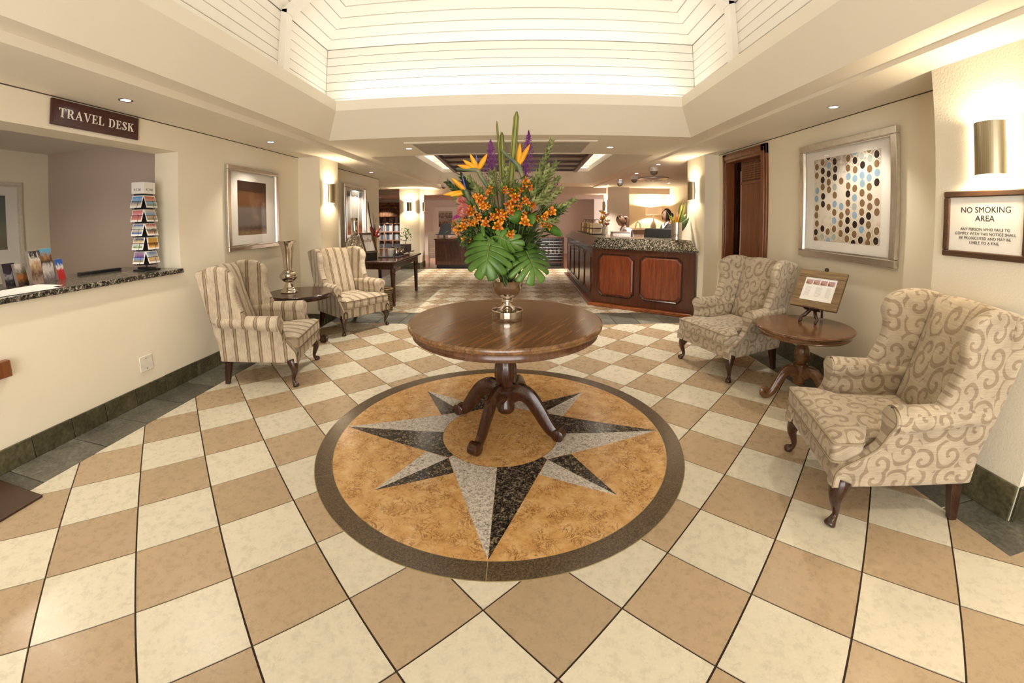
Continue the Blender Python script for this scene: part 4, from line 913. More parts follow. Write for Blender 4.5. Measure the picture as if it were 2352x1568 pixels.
ML_purple = leafmat('statice_purple', (0.10, 0.015, 0.11), (0.22, 0.04, 0.22), (0.36, 0.10, 0.34), 0.8, 40)
ML_mag = leafmat('magenta', (0.25, 0.01, 0.13), (0.42, 0.03, 0.24), (0.5, 0.08, 0.3), 0.7, 30)
ML_beak = leafmat('beak_green', (0.05, 0.09, 0.05), (0.12, 0.17, 0.08), (0.25, 0.20, 0.10), 0.4, 8)
ML_pink = leafmat('protea_pink', (0.40, 0.06, 0.05), (0.62, 0.20, 0.17), (0.80, 0.55, 0.48), 0.6, 30)
ML_stem = leafmat('stem_green', (0.05, 0.07, 0.02), (0.10, 0.13, 0.04), (0.16, 0.19, 0.06), 0.5)
ML_blue = leafmat('tongue_blue', (0.05, 0.05, 0.25), (0.10, 0.09, 0.40), (0.2, 0.15, 0.5), 0.4)
def stem(t, pts, r=0.0045, mat=None): return G().tube(bez(pts, 5), r, 6).build('stem', mat or ML_stem, t, smooth=1)
def root(name, label, cat, group): return thing(name, label, cat, MOUTH, 0, group)
def rel(p): return Vector(p)-MOUTH
def blade(t, base, tip, wd, mat, bend=0.02, nm='blade', stripes=True):
    base, tip = Vector(base), Vector(tip); d = tip-base; side = d.cross(Vector((0, 1, 0))).normalized(); nrm = side.cross(d).normalized(); n = 14; g = G()
    for i in range(n+1):
        s = i/n; c = base+d*s+nrm*bend*math.sin(s*PI); h = wd/2*(1-0.25*s)*(1 if s < 0.93 else (1-s)/0.07*0.7+0.3)
        for k in range(7):
            u = k/3-1; g.v.append(c+side*h*u+nrm*(-0.006*(1-abs(u))+0.0015*math.sin(k*PI)))
    for i in range(n):
        for k in range(6): g.f.append((i*7+k, i*7+k+1, (i+1)*7+k+1, (i+1)*7+k)); g.m.append(1 if stripes and k in (1, 4) else 0)
    return g.build(nm, [mat, ML_flaxd], t, smooth=1, solid=0.002)
# flax blades
for lab, (u0, v0), (u1, v1), wd, y in (('tallest broad striped flax leaf of the bouquet', (1172, 432), (1187, 256), 0.048, 0.10), ('broad cut-topped flax leaf beside the tallest leaf of the bouquet', (1156, 425), (1152.5, 303), 0.036, 0.14), ('thin pointed flax leaf at the edge of the bouquet centre', (1151, 420), (1141, 278), 0.016, 0.12), ('short brown-tipped flax stub at the bouquet centre', (1140, 425), (1136, 384), 0.02, 0.10)):
    t = root('flax_leaf', lab, 'leaf', 'flax leaves of the bouquet'); b = at_y(u0, v0, y); p = at_y(u1, v1, y)
    blade(t, rel(b), rel(p), wd, ML_flax); stem(t, [(0.01, 0.0, -0.02), rel(b)*0.5, rel(b)], 0.006)
# bird of paradise flowers
def petal(base, tip, wd, mat, t, nm='petal', curl=0.2):
    base, tip = Vector(base), Vector(tip); d = tip-base; L = d.length; side = d.cross(Vector((0.2, 1, 0.1))).normalized(); nrm = side.cross(d).normalized(); n = 7; g = G()
    for i in range(n+1):
        s = i/n; h = wd/2*math.sin(PI*min(1, 0.12+0.86*s))**0.8*(1.15-0.3*s) if i < n else 0.0005
        c = base+d*s+nrm*(curl*L*s*s)
        g.v += [c-side*h+nrm*h*0.35, c, c+side*h+nrm*h*0.35]
    for i in range(n):
        for k in range(2): g.f.append((i*3+k, i*3+k+1, (i+1)*3+k+1, (i+1)*3+k)); g.m.append(0)
    return g.build(nm, mat, t, smooth=1, solid=0.0015)
def strelitzia(label, base, tip, heart, sepals, tongue, y):
    t = root('bird_of_paradise_flower', label, 'flower', 'bird of paradise flowers of the bouquet')
    b, p, h = (rel(at_y(*q, y)) for q in (base, tip, heart))
    mid = b.lerp(h, 0.6)
    pts = bez([b+Vector((0.01, 0, -0.03)), b, mid, h, h.lerp(p, 0.55), p], 4); n = len(pts)
    G().tube(pts, [0.008+0.008*math.sin(PI*min(1, i/(n-1)*1.05)) if i < n-1 else 0.001 for i in range(n)], 8).build('beak', ML_beak, t, smooth=1)
    for q in sepals: petal(h, rel(at_y(*q, y-0.03)), 0.034, ML_yell, t, 'sepal', 0.04)
    for q in tongue: petal(h, rel(at_y(*q, y-0.02)), 0.012, ML_blue, t, 'tongue', 0.03)
    stem(t, [(-0.01, 0.0, -0.02), b*0.55, b+Vector((0.005, 0, -0.02))], 0.008)
strelitzia('bird of paradise flower with a long horizontal beak and a fan of four sepals', (1117, 424), (1047, 387), (1096, 391), [(1079, 353), (1119, 352), (1050, 379), (1063, 367)], [(1093, 352)], 0.05)
strelitzia('bird of paradise flower with two upright sepals beside the flax leaves', (1203, 412), (1149, 342), (1190, 380), [(1194, 327), (1217, 330)], [(1172, 366)], 0.04)
strelitzia('bird of paradise flower low at the outer edge of the bouquet, sepals drooping', (1078, 460), (1066, 436), (1071, 441), [(1036, 408), (1017, 447), (1034, 450)], [(1060, 400)], 0.08)
# statice plumes
def plume(label, base, tip, wd, y, mat=ML_purple, n=900):
    t = root('purple_plume', label, 'flower', 'purple plumes of the bouquet'); b, p = rel(at_y(*base, y)), rel(at_y(*tip, y)); d = p-b; g = G(); rs = random.Random(n+int(base[0]))
    for i in range(n):
        s = rs.random()**0.8; r = wd/2*min(1, (1-s)*1.7)**0.8*rs.random()**0.5*(1 if s < 0.97 else 0.3); a = rs.uniform(0, 2*PI); c = b+d*s+Vector((r*math.cos(a), r*math.sin(a)*0.6, rs.uniform(-0.01, 0.01))); q = rs.uniform(0.003, 0.006)
        v = [Vector((rs.uniform(-1, 1), rs.uniform(-1, 1), rs.uniform(-1, 1))).normalized()*q for _ in range(4)]; v[3] += Vector((0, 0, q*1.5)); g.add([c+e for e in v], [(0, 1, 2), (0, 2, 3), (0, 3, 1), (1, 3, 2)])
    g.build('florets', mat, t, kind='stuff')
    for k in range(9):
        e = b+d*rs.uniform(0.55, 0.98)+Vector((rs.uniform(-1, 1)*wd*0.22, rs.uniform(-0.02, 0.02), 0)); G().tube([b, b.lerp(e, 0.6), e], [0.002, 0.0015, 0.001], 4).build('twig', mat, t)
    stem(t, [(0.0, 0.01, -0.02), b*0.5, b], 0.004)
plume('purple statice plume behind the flower with four sepals', (1130, 425), (1127, 322), 0.125, 0.20)
plume('tall purple statice plume behind the flower with two sepals', (1205, 425), (1215, 302), 0.12, 0.20)
plume('sparse pale purple plume on the reception side of the bouquet', (1255, 450), (1285, 405), 0.09, 0.20, n=160)
plume('small magenta tuft below the protea', (1066, 490), (1040, 503), 0.04, 0.04, ML_mag, 140)
plume('magenta tuft under the bouquet above the wine rack', (1190, 545), (1222, 532), 0.05, 0.10, ML_mag, 120)
plume('faint magenta tuft behind the leafy branch', (1250, 470), (1262, 448), 0.05, 0.18, ML_mag, 120)
# leafy branches
def branch(label, base, tip, y, n=46, wd=0.032, mat=ML_olive, ln=0.068, yt=None):
    t = root('leafy_branch', label, 'branch', 'leafy branches of the bouquet'); b, p = rel(at_y(*base, y)), rel(at_y(*tip, y if yt is None else yt)); d = p-b; L = d.length; ax = d.normalized(); rs = random.Random(int(tip[0]*7+tip[1])); g = G()
    s1 = ax.cross(Vector((0, 1, 0.1))).normalized(); s2 = ax.cross(s1)
    n = max(10, int(L/0.0048))
    for i in range(n):
        s = i/n; a = i*2.399; c = b+d*s+Vector((0, 0, -0.02*math.sin(PI*s))); o = s1*math.cos(a)+s2*math.sin(a); l = ln*(1.05-0.45*s)*rs.uniform(0.85, 1.1); w_ = l*0.27; dr = (ax*rs.uniform(0.7, 1.0)+o*0.65).normalized(); sd = dr.cross(ax).normalized(); up = sd.cross(dr)
        if sd.length < 0.1: sd = s1
        g.add([c, c+dr*l*0.45+sd*w_, c+dr*l, c+dr*l*0.45-sd*w_, c+dr*l*0.45-up*w_*0.4], [(0, 1, 4), (1, 2, 4), (2, 3, 4), (3, 0, 4)])
    g.build('foliage', mat, t, kind='stuff'); G().tube([b+d*i/6+Vector((0, 0, -0.02*math.sin(PI*i/6))) for i in range(7)], [0.004-0.0004*i for i in range(7)], 5).build('twig', ML_stem, t, smooth=1)
    stem(t, [(0.0, 0.0, -0.02), b*0.5, b], 0.004)
BR = [('tall upright leafy branch pointing at the ceiling grille', (1215, 450), (1267, 322), 0.08), ('leafy branch beside the tall upright one', (1215, 455), (1258, 385), 0.02), ('leafy branch reaching towards the reception ceiling', (1220, 465), (1283, 406), 0.06), ('long leafy branch reaching out over the counter', (1235, 487), (1321, 456), 0.02), ('leafy branch just above the long outward one', (1225, 470), (1288, 432), 0.0),
      ('dark leafy branch at the outer edge beyond the drooping sepals', (1085, 450), (1027, 416), 0.10), ('dark leafy branch rising behind the drooping sepals', (1090, 440), (1058, 398), 0.14), ('leafy branch beside the beaked flower', (1110, 450), (1078, 405), 0.06), ('leafy branch in the middle below the flax stub', (1130, 455), (1128, 395), 0.04), ('leafy branch in front of the cut-topped flax leaf', (1150, 450), (1163, 385), 0.03), ('leafy branch between the flax leaves and the blue tongue', (1190, 450), (1184, 415), 0.0), ('leafy branch below the blue tongue', (1200, 460), (1235, 400), 0.10),
      ('leafy sprig hanging at the reception side of the bouquet', (1240, 490), (1296, 478), -0.02), ('leafy sprig hanging towards the console side', (1090, 520), (1052, 548), 0.0), ('leafy sprig hanging below the protea', (1085, 520), (1066, 558), -0.04), ('leafy branch arching over the orange blooms towards the counter', (1215, 470), (1262, 428), -0.05), ('leafy branch between the tall upright one and the counter', (1222, 458), (1278, 372), 0.10), ('leafy sprig low among the orange blooms, counter side', (1230, 500), (1280, 500), -0.04), ('leafy branch above the protea', (1095, 470), (1048, 455), 0.06)]
for i, (lb, b, p, y) in enumerate(BR): branch(lb, b, p, y, mat=ML_dark if 'dark' in lb or 'hanging' in lb else ML_olive)
# dark filler foliage of the core
t = root('filler_foliage', 'dark green filler foliage at the core of the bouquet', 'foliage', 'filler foliage of the bouquet'); g = G(); rs = random.Random(5)
for i in range(700):
    th = rs.uniform(0, 2*PI); ph = rs.uniform(-0.9, 1.0); rr = rs.uniform(0.10, 0.23); c = Vector((0.0, 0.0, 0.33))+Vector((math.cos(th)*math.cos(ph)*rr*1.05, math.sin(th)*math.cos(ph)*rr*0.8, math.sin(ph)*rr*0.75))
    dr = (c-Vector((0, 0, 0.2))).normalized()+Vector((rs.uniform(-.5, .5), rs.uniform(-.5, .5), rs.uniform(-.6, .4))); dr.normalize(); sd = dr.cross(Vector((0, 0.3, 1))).normalized(); l = rs.uniform(0.05, 0.10); w_ = l*0.16; up = sd.cross(dr)
    g.add([c, c+dr*l*0.5+sd*w_, c+dr*l-Vector((0, 0, l*0.2)), c+dr*l*0.5-sd*w_, c+dr*l*0.5-up*w_*0.35], [(0, 1, 4), (1, 2, 4), (2, 3, 4), (3, 0, 4)])
g.build('leaves', ML_dark, t, kind='stuff')
for k in range(8): a = 2*PI*k/8; G().tube(bez([(0.02*math.cos(a), 0.02*math.sin(a), -0.05), (0.045*math.cos(a), 0.045*math.sin(a), 0.10), (0.12*math.cos(a), 0.10*math.sin(a), 0.26)], 4), 0.004, 5).build('stem', ML_stem, t, smooth=1)
# protea heads
def protea(label, c, r, y, aim):
    t = root('protea_flower', label, 'flower', 'protea flowers of the bouquet'); c = rel(at_y(*c, y)); ax = Vector(aim).normalized(); s1 = ax.cross(Vector((0, 0, 1))).normalized(); s2 = ax.cross(s1)
    for ring, (nn, ro, ri, ln) in enumerate(((11, 1.0, 0.75, 1.5), (10, 0.75, 0.5, 1.65), (8, 0.45, 0.25, 1.7))):
        g0 = None
        for k in range(nn):
            a = 2*PI*(k+0.5*ring)/nn; o = s1*math.cos(a)+s2*math.sin(a); petal(c+o*r*0.45-ax*r*0.6, c+o*r*ro*0.8+ax*r*(ln-0.75), r*0.5, ML_pink, t, 'bract', -0.12)
    G().sphere(c, r*0.55, (1, 1, 1), 12, 8).build('heart', ML_pink, t, smooth=1); stem(t, [(-0.01, 0, -0.02), (c)*0.5, c-ax*r*0.5], 0.006)
protea('large pink protea flower on the console side of the bouquet', (1068, 484), 0.052, -0.02, (-0.5, -0.6, 0.35))
protea('small pink protea flower above the large one', (1060, 462), 0.032, 0.03, (-0.5, -0.4, 0.7))
# alstroemeria blooms: six petals each
pet = None
def alstro(u, v, y, sz, seed):
    global pet
    rs = random.Random(seed); c = rel(at_y(u, v, y)); t = root('orange_lily_bloom', 'orange alstroemeria bloom of the bouquet, six petals flecked with red', 'flower', 'orange alstroemeria blooms of the bouquet')
    t.location = MOUTH+c; fc = Vector((c.x*1.5+rs.uniform(-0.8, 0.8), -0.75+rs.uniform(-0.2, 0.35), rs.uniform(-0.6, 0.6))).normalized()
    for k in range(6):
        if pet is None:
            g = G(); n = 6
            for i in range(n+1):
                s = i/n; h = 0.5*0.46*math.sin(PI*(0.08+0.82*s**1.2)) if i < n else 0.05; zz = 1.05*s**0.85-0.55*s**2.5; g.v += [(s*0.85, -h, zz+0.2*h), (s*0.88, 0, zz-0.06), (s*0.85, h, zz+0.2*h)]
            for i in range(n):
                for q in range(2): g.f.append((i*3+q, i*3+q+1, (i+1)*3+q+1, (i+1)*3+q)); g.m.append(0)
            o = g.build('petal', ML_orange, t, smooth=1); pet = o.data
        else: o = bpy.data.objects.new('petal', pet); link(o, t)
        o.scale = (sz*(1.0 if k % 2 else 0.8)*rs.uniform(0.85, 1.1), sz*rs.uniform(0.75, 1.1), sz*rs.uniform(0.8, 1.2)); o.rotation_mode = 'QUATERNION'; o.rotation_quaternion = fc.to_track_quat('Z', 'Y') @ Matrix.Rotation(PI/3*k+seed, 3, 'Z').to_quaternion()
    G().tube([-fc*sz*0.4, Vector((0, 0, 0)), fc*sz*0.5], [0.004, 0.006, 0.003], 5).build('throat', ML_yell, t, smooth=1)
    b = -c*0.62; G().tube(bez([-fc*sz*0.3, -fc*sz*0.6+b*0.3, b], 4), 0.0022, 5).build('stem', ML_stem, t, smooth=1)
zs = 3.409
AL = [(525, 665), (600, 680), (690, 612), (640, 790), (740, 792), (372, 790), (300, 800), (480, 830), (545, 850), (520, 905), (285, 915), (400, 932), (170, 940), (245, 900), (700, 925), (680, 850), (830, 915), (905, 850), (870, 950), (795, 905), (325, 885), (625, 720), (440, 690), (575, 1010), (250, 1040), (455, 870), (610, 830), (350, 745), (310, 945), (190, 985), (655, 660), (720, 640), (590, 760), (420, 800), (690, 760), (850, 870), (220, 960), (480, 950), (340, 720), (270, 850), (745, 930)]
for i, (x, y) in enumerate(AL):
    X = (x-560)/400; alstro(1000+x/zs, 240+y/zs, -0.12+0.14*X*X+0.02*math.sin(i*2.1)+(0.05 if y < 720 else 0), 0.036+0.014*((i*7) % 5)/5, i*1.37)
# broad leaves
def monstera(label, base, tip, W, roll, droop, nf=6, mat=ML_mon, slit=0.5):
    t = root('monstera_leaf', label, 'leaf', 'monstera leaves of the bouquet'); b, p = rel(base), rel(tip); ax = (p-b); L = ax.length; ax.normalize(); out = Vector((0, -1, 0)); out = (out-ax*out.dot(ax)).normalized(); side = ax.cross(out).normalized()
    q = Matrix.Rotation(roll, 3, ax); out = q @ out; side = q @ side
    def pos(s, w):      # s along the rib (0 base, 1 tip), w sideways in metres
        d = abs(w)/W; return b+ax*L*s+side*w+out*(0.10*L*math.sin(PI*max(0, min(1, s)))-droop*W*d*d)
    for sg in (-1, 1):
        g = G(); m, nu = 10, 5
        for k in range(nf):
            n0 = len(g.v)
            for j in range(m+1):
                for i in range(nu+1):
                    u = i/nu; f = j/m*(1-0.07*(2*u-1)**2); x = max(0, (f-(1-slit))/slit); gap = 0.34*x**0.7 if x > 0 else 0.0
                    tt = (k+gap*0.5+u*(1-gap))/nf; S = (0.62*tt**1.2, 0.0); E_ = (-0.20+1.20*tt**0.78, W*max(0.0, math.sin(PI*min(1, 0.16+0.84*tt)))**0.75)
                    C_ = ((S[0]+E_[0])/2-0.09*(1-tt), E_[1]*0.62); s_ = S[0]*(1-f)**2+2*C_[0]*f*(1-f)+E_[0]*f*f; w_ = S[1]*(1-f)**2+2*C_[1]*f*(1-f)+E_[1]*f*f
                    g.v.append(pos(s_, sg*w_)-out*(0.007*(4*(u-0.5)**2)*f))
            for j in range(m):
                for i in range(nu): g.f.append((n0+j*(nu+1)+i, n0+j*(nu+1)+i+1, n0+(j+1)*(nu+1)+i+1, n0+(j+1)*(nu+1)+i)); g.m.append(0)
        g.build('blade_half', mat, t, smooth=1, solid=0.0015)
    G().tube([pos(i/8*0.97, 0)+out*0.001 for i in range(9)], [0.0035-0.0003*i for i in range(9)], 6).build('midrib', ML_olive, t, smooth=1)
    stem(t, [(0.0, 0.0, -0.02), b*0.45+Vector((0, 0.02, 0.03)), b], 0.005)
monstera('broad light green monstera leaf hanging at the front of the urn, console side', at_y(1127, 548, -0.08), at_y(1113, 650, -0.15), 0.165, R(8), 0.45, 6, slit=0.42)
monstera('deeply cut monstera leaf hanging at the reception side of the urn', at_y(1205, 570, -0.02), at_y(1236, 658, -0.08), 0.165, R(-30), 0.40, 6, slit=0.80)
monstera('monstera leaf arching above the urn with its tip towards the wine rack', at_y(1140, 540, -0.10), at_y(1208, 570, -0.13), 0.075, R(10), 0.5, 5, slit=0.35)
monstera('dark narrow monstera leaf hanging in front of the urn rim', at_y(1158, 600, 0.0), at_y(1163, 662, -0.08), 0.05, R(60), 0.4, 5, ML_dark)
def broad(label, base, tip, wd, y0, y1, mat=ML_mon, bend=0.25):
    t = root('broad_leaf', label, 'leaf', 'broad leaves of the bouquet'); b, p = rel(at_y(*base, y0)), rel(at_y(*tip, y1)); petal(b, p, wd, mat, t, 'blade', bend); stem(t, [(0, 0, -0.02), b*0.5, b], 0.004)
broad('curled light green leaf among the orange blooms in the middle', (1200, 490), (1172, 500), 0.10, -0.10, -0.16)
broad('light green leaf folded beside the curled one', (1212, 492), (1222, 510), 0.07, -0.08, -0.14)
broad('broad green leaf pointing out over the counter end', (1255, 520), (1297, 541), 0.06, 0.0, -0.04, bend=-0.3)
broad('narrow green leaf hanging below the blooms, console side', (1105, 515), (1108, 540), 0.03, -0.08, -0.13)
broad('narrow pale leaf hanging over the dark desk', (1075, 530), (1056, 563), 0.03, -0.02, -0.05, ML_olive)
broad('dark leaf at the back of the urn', (1150, 560), (1142, 625), 0.05, 0.12, 0.12, ML_dark)
broad('dark leaf drooping behind the urn', (1185, 560), (1190, 640), 0.05, 0.12, 0.14, ML_dark)

rs = random.Random(21); t = root('bloom_foliage', 'light green leaves between the orange blooms of the bouquet', 'foliage', 'filler foliage of the bouquet'); g = G()
for i in range(330):
    x, y = AL[i % len(AL)]; c = rel(at_y(1000+(x+rs.uniform(-55, 55))/zs, 240+(y+rs.uniform(-50, 50))/zs, -0.06+rs.uniform(-0.06, 0.08)+0.14*((x-560)/400)**2)); dr = Vector((rs.uniform(-1, 1), rs.uniform(-1, 0.1), rs.uniform(-0.6, 0.7))).normalized(); sd = dr.cross(Vector((0.1, 0.3, 1))).normalized(); l = rs.uniform(0.035, 0.065); w_ = l*0.2; up = sd.cross(dr)
    g.add([c, c+dr*l*0.5+sd*w_, c+dr*l-Vector((0, 0, l*0.25)), c+dr*l*0.5-sd*w_, c+dr*l*0.5-up*w_*0.4], [(0, 1, 4), (1, 2, 4), (2, 3, 4), (3, 0, 4)])
g.build('leaves', ML_mon, t, kind='stuff'); stem(t, [(0, 0, -0.03), (0.01, -0.03, 0.15), (0.0, -0.08, 0.3)], 0.005)

# ================================================================== TRAVEL DESK HATCH
sill = thing('granite_sill', 'speckled granite counter top of the travel desk hatch', 'counter', (0, 0, 1.0))
G().box(-3.62, -2.885, -2.62, 0.55, 0.0, 0.04).build('slab', M_gran_c, sill, bevel=0.008, seg=3)
SZ = 1.04
# revolving postcard rack
pr = thing('postcard_rack', 'revolving postcard rack with a white price header, standing on the granite sill', 'rack', (-3.13, 0.36, SZ), R(-2))
G().box(-0.075, 0.075, -0.085, 0.085, 0, 0.012).build('base', M_black, pr, bevel=0.003); G().box(-0.085, 0.085, -0.03, 0.03, 0.010, 0.03).build('base', M_black, pr, bevel=0.003)
G().tube([(0, 0, 0.01), (0, 0, 0.72)], 0.008, 10).build('pole', M_black, pr, smooth=40); G().prism([rot2(q, R(6)) for q in ((-0.055, -0.055), (0.055, -0.055), (0.055, 0.055), (-0.055, 0.055))], 0.05, 0.665).build('core', M_black, pr)
AXS = [R(6), R(-84)]                       # the two sides seen: normals pointing down-right and down-left of the camera
hd = 0.068
hb = G().prism([rot2(q, R(6)) for q in ((-hd, -hd), (hd, -hd), (hd, hd), (-hd, hd))], 0.665, 0.765).build('header', M_paper, pr, bevel=0.002, seg=1)
for a in AXS:
    nx, ny = math.cos(a), math.sin(a); text_mesh('lettering', 'R 7.00', 0.030, M_ink, hb, (nx*(hd+0.0006), ny*(hd+0.0006), 0.690), (-ny, nx, 0), (0, 0, 1), 0.0002)
skies = [[(0.10, 0.28, 0.62), (0.25, 0.42, 0.70), (0.16, 0.17, 0.2), (0.70, 0.58, 0.42)], [(0.45, 0.12, 0.05), (0.6, 0.30, 0.22), (0.25, 0.45, 0.62), (0.22, 0.25, 0.15)], [(0.55, 0.12, 0.08), (0.65, 0.25, 0.28), (0.35, 0.08, 0.10), (0.60, 0.20, 0.12)], [(0.62, 0.50, 0.38), (0.2, 0.38, 0.62), (0.5, 0.34, 0.22), (0.2, 0.18, 0.12)],
         [(0.12, 0.22, 0.45), (0.50, 0.52, 0.45), (0.45, 0.40, 0.30), (0.05, 0.12, 0.40)], [(0.5, 0.1, 0.06), (0.75, 0.7, 0.6), (0.08, 0.06, 0.05), (0.55, 0.35, 0.2)], [(0.05, 0.09, 0.12), (0.62, 0.45, 0.25), (0.55, 0.58, 0.6), (0.15, 0.25, 0.06)], [(0.72, 0.42, 0.06), (0.60, 0.30, 0.05), (0.12, 0.04, 0.01), (0.75, 0.40, 0.08)],
         [(0.55, 0.36, 0.55), (0.12, 0.05, 0.18), (0.16, 0.25, 0.55), (0.28, 0.25, 0.08)], [(0.22, 0.35, 0.60), (0.45, 0.50, 0.55), (0.58, 0.40, 0.18), (0.50, 0.34, 0.2)]]
for row in range(5):
    for sd, a in enumerate(AXS):
        nx, ny = math.cos(a), math.sin(a); tx, ty = -ny, nx; k = row*2+(1-sd)
        c4 = skies[k]; pm = picture_mat('postcard_%d' % k, [(0.05, c4[3]), (0.35, c4[2]), (0.6, c4[1]), (0.95, c4[0])], 5, k, 0.55)
        z0 = 0.545-row*0.120; lean = 0.030; off = 0.066; hw = 0.062
        if row == 3 and sd == 0: tl = 0.018
        else: tl = 0.0
        def CP(t, z, e=0.0): zz = z/0.092; return (nx*(off+lean*(1-zz)+e)+tx*(t+tl*zz), ny*(off+lean*(1-zz)+e)+ty*(t+tl*zz), z0+z)
        cdo = thing('postcard', 'picture postcard in the revolving rack, ' + ['top row, blue sky over the bay', 'top row, town and road', 'second row, red evening', 'second row, street collage', 'third row, blue bay from above', 'third row, collage of people', 'fourth row, garden collage', 'fourth row, orange desert tree', 'bottom row, pink mountain', 'bottom row, sandy crowd'][k], 'postcard', pr.location, R(-2), 'postcards in the revolving rack')
        g = G().add([CP(-hw, 0), CP(hw, 0), CP(hw, 0.105), CP(-hw, 0.105), CP(-hw, 0, -0.004), CP(hw, 0, -0.004), CP(hw, 0.105, -0.004), CP(-hw, 0.105, -0.004)], [(0, 1, 2, 3), (7, 6, 5, 4), (0, 4, 5, 1), (1, 5, 6, 2), (2, 6, 7, 3), (3, 7, 4, 0)])
        g.build('card', M_paper, cdo); m = 0.0075
        quad_uv('card_print', [CP(-hw+m, m+0.008, 0.0008), CP(hw-m, m+0.008, 0.0008), CP(hw-m, 0.105-m, 0.0008), CP(-hw+m, 0.105-m, 0.0008)], pm, cdo)
        wg = G(); wg.tube([CP(-hw-0.012, 0.055, 0.003), CP(hw+0.012, 0.055, 0.003)], 0.0016, 5); wg.tube([CP(0.02, -0.01, 0.002), CP(0.02, 0.06, 0.003)], 0.0016, 5); wg.tube([CP(-0.03, -0.012, 0.002), CP(-0.03, 0.0, 0.002)], 0.002, 5); wg.tube([CP(-0.03, -0.012, 0.003), (0, 0, z0-0.012)], 0.0018, 5); wg.tube([CP(0.02, -0.012, 0.003), (0, 0, z0-0.012)], 0.0018, 5)
        wg.build('wire_pocket', M_black, pr)
# brochures, tray, papers
def brochure(label, u, v, w, h, stops, face=R(12), lean=0.03, seed=0, depth=0.03):
    p = at_z(u, v, SZ); t = thing('brochure_stack', label, 'brochure', (p.x, p.y, SZ), face, 'brochures on the travel desk')
    g = G().add([(0.0, -w/2, 0), (depth, -w/2, 0), (depth, w/2, 0), (0, w/2, 0), (-lean, -w/2, h), (depth-lean, -w/2, h), (depth-lean, w/2, h), (-lean, w/2, h)], [(3, 2, 1, 0), (4, 5, 6, 7), (0, 1, 5, 4), (1, 2, 6, 5), (2, 3, 7, 6), (3, 0, 4, 7)]); g.build('leaflets', plain('leaflet_edge', (0.35, 0.30, 0.26), 0.6), t)
    quad_uv('cover', [(depth+0.0006, -w/2, 0), (depth+0.0006, w/2, 0), (depth-lean+0.0006, w/2, h), (depth-lean+0.0006, -w/2, h)], picture_mat('cover_%d' % seed, stops, 5, seed, 0.7), t)
brochure('tall brochure with a black top band and brown photographs', 82, 651, 0.095, 0.235, [(0.05, (0.30, 0.22, 0.18)), (0.3, (0.10, 0.05, 0.03)), (0.6, (0.45, 0.30, 0.18)), (0.8, (0.6, 0.55, 0.5)), (0.92, (0.02, 0.02, 0.02))], seed=11)
brochure('tall brochure with a blue top band and black and white photographs', 108, 646, 0.10, 0.245, [(0.05, (0.12, 0.10, 0.10)), (0.4, (0.55, 0.50, 0.48)), (0.6, (0.02, 0.015, 0.012)), (0.78, (0.3, 0.14, 0.05)), (0.93, (0.10, 0.35, 0.55))], seed=12)
brochure('slim red and blue brochure with a white badge', 136, 641, 0.07, 0.155, [(0.1, (0.40, 0.02, 0.02)), (0.45, (0.42, 0.03, 0.03)), (0.62, (0.7, 0.65, 0.62)), (0.8, (0.03, 0.10, 0.40))], seed=13)
brochure('black brochure with a white motif at the edge of the hatch', 22, 657, 0.10, 0.16, [(0.2, (0.015, 0.012, 0.015)), (0.45, (0.25, 0.23, 0.25)), (0.6, (0.02, 0.012, 0.02))], seed=14)
brochure('orange and black leaflet between the tall brochures and the black one', 48, 654, 0.085, 0.15, [(0.1, (0.04, 0.025, 0.015)), (0.4, (0.35, 0.12, 0.03)), (0.6, (0.12, 0.10, 0.06)), (0.85, (0.5, 0.45, 0.4))], seed=15)
p = at_z(236, 628, SZ); o = thing('black_tray_edge', 'long flat black stapler tray on the back of the granite sill', 'tray', (-3.45, 0.14, SZ), R(-2)); G().box(-0.03, 0.03, -0.19, 0.19, 0, 0.022).build('body', M_black, o, bevel=0.004)
o = thing('paper_sheets', 'loose white paper sheets lying on the granite sill', 'paper', (-3.06, -0.85, SZ))
for k, (dx, dy, rz) in enumerate(((0, 0, 3), (0.03, 0.06, -4), (-0.02, 0.12, 6))):
    G().box(-0.12, 0.12, -0.22, 0.22, 0.002*k, 0.002*k+0.002).build('sheet', M_paper, o, loc=(dx, dy, 0), rot=(0, 0, R(rz)))
# entrance mat and a rail end at the edge of view
o = thing('entrance_mat', 'dark brown entrance mat on the slate border by the left wall', 'mat', (-2.85, -1.9, 0)); G().box(-0.07, 0.42, -0.72, 0.72, 0.0, 0.014).build('pile', plain('mat_brown', (0.05, 0.024, 0.012), 0.35, var=0.2, scale=60), o, bevel=0.004)
o = on_wall('timber_rail', 'short orange-brown timber rail fixed low on the left wall', 'rail', -1.36, 0.62, -1); G().box(0.0, 0.05, -0.40, 0.40, -0.05, 0.05).build('rail_board', M_wdoor, o, bevel=0.006)
for s in (-0.3, 0.3): G().box(-0.0, 0.02, s-0.02, s+0.02, -0.07, 0.07).build('bracket', M_steel, o)

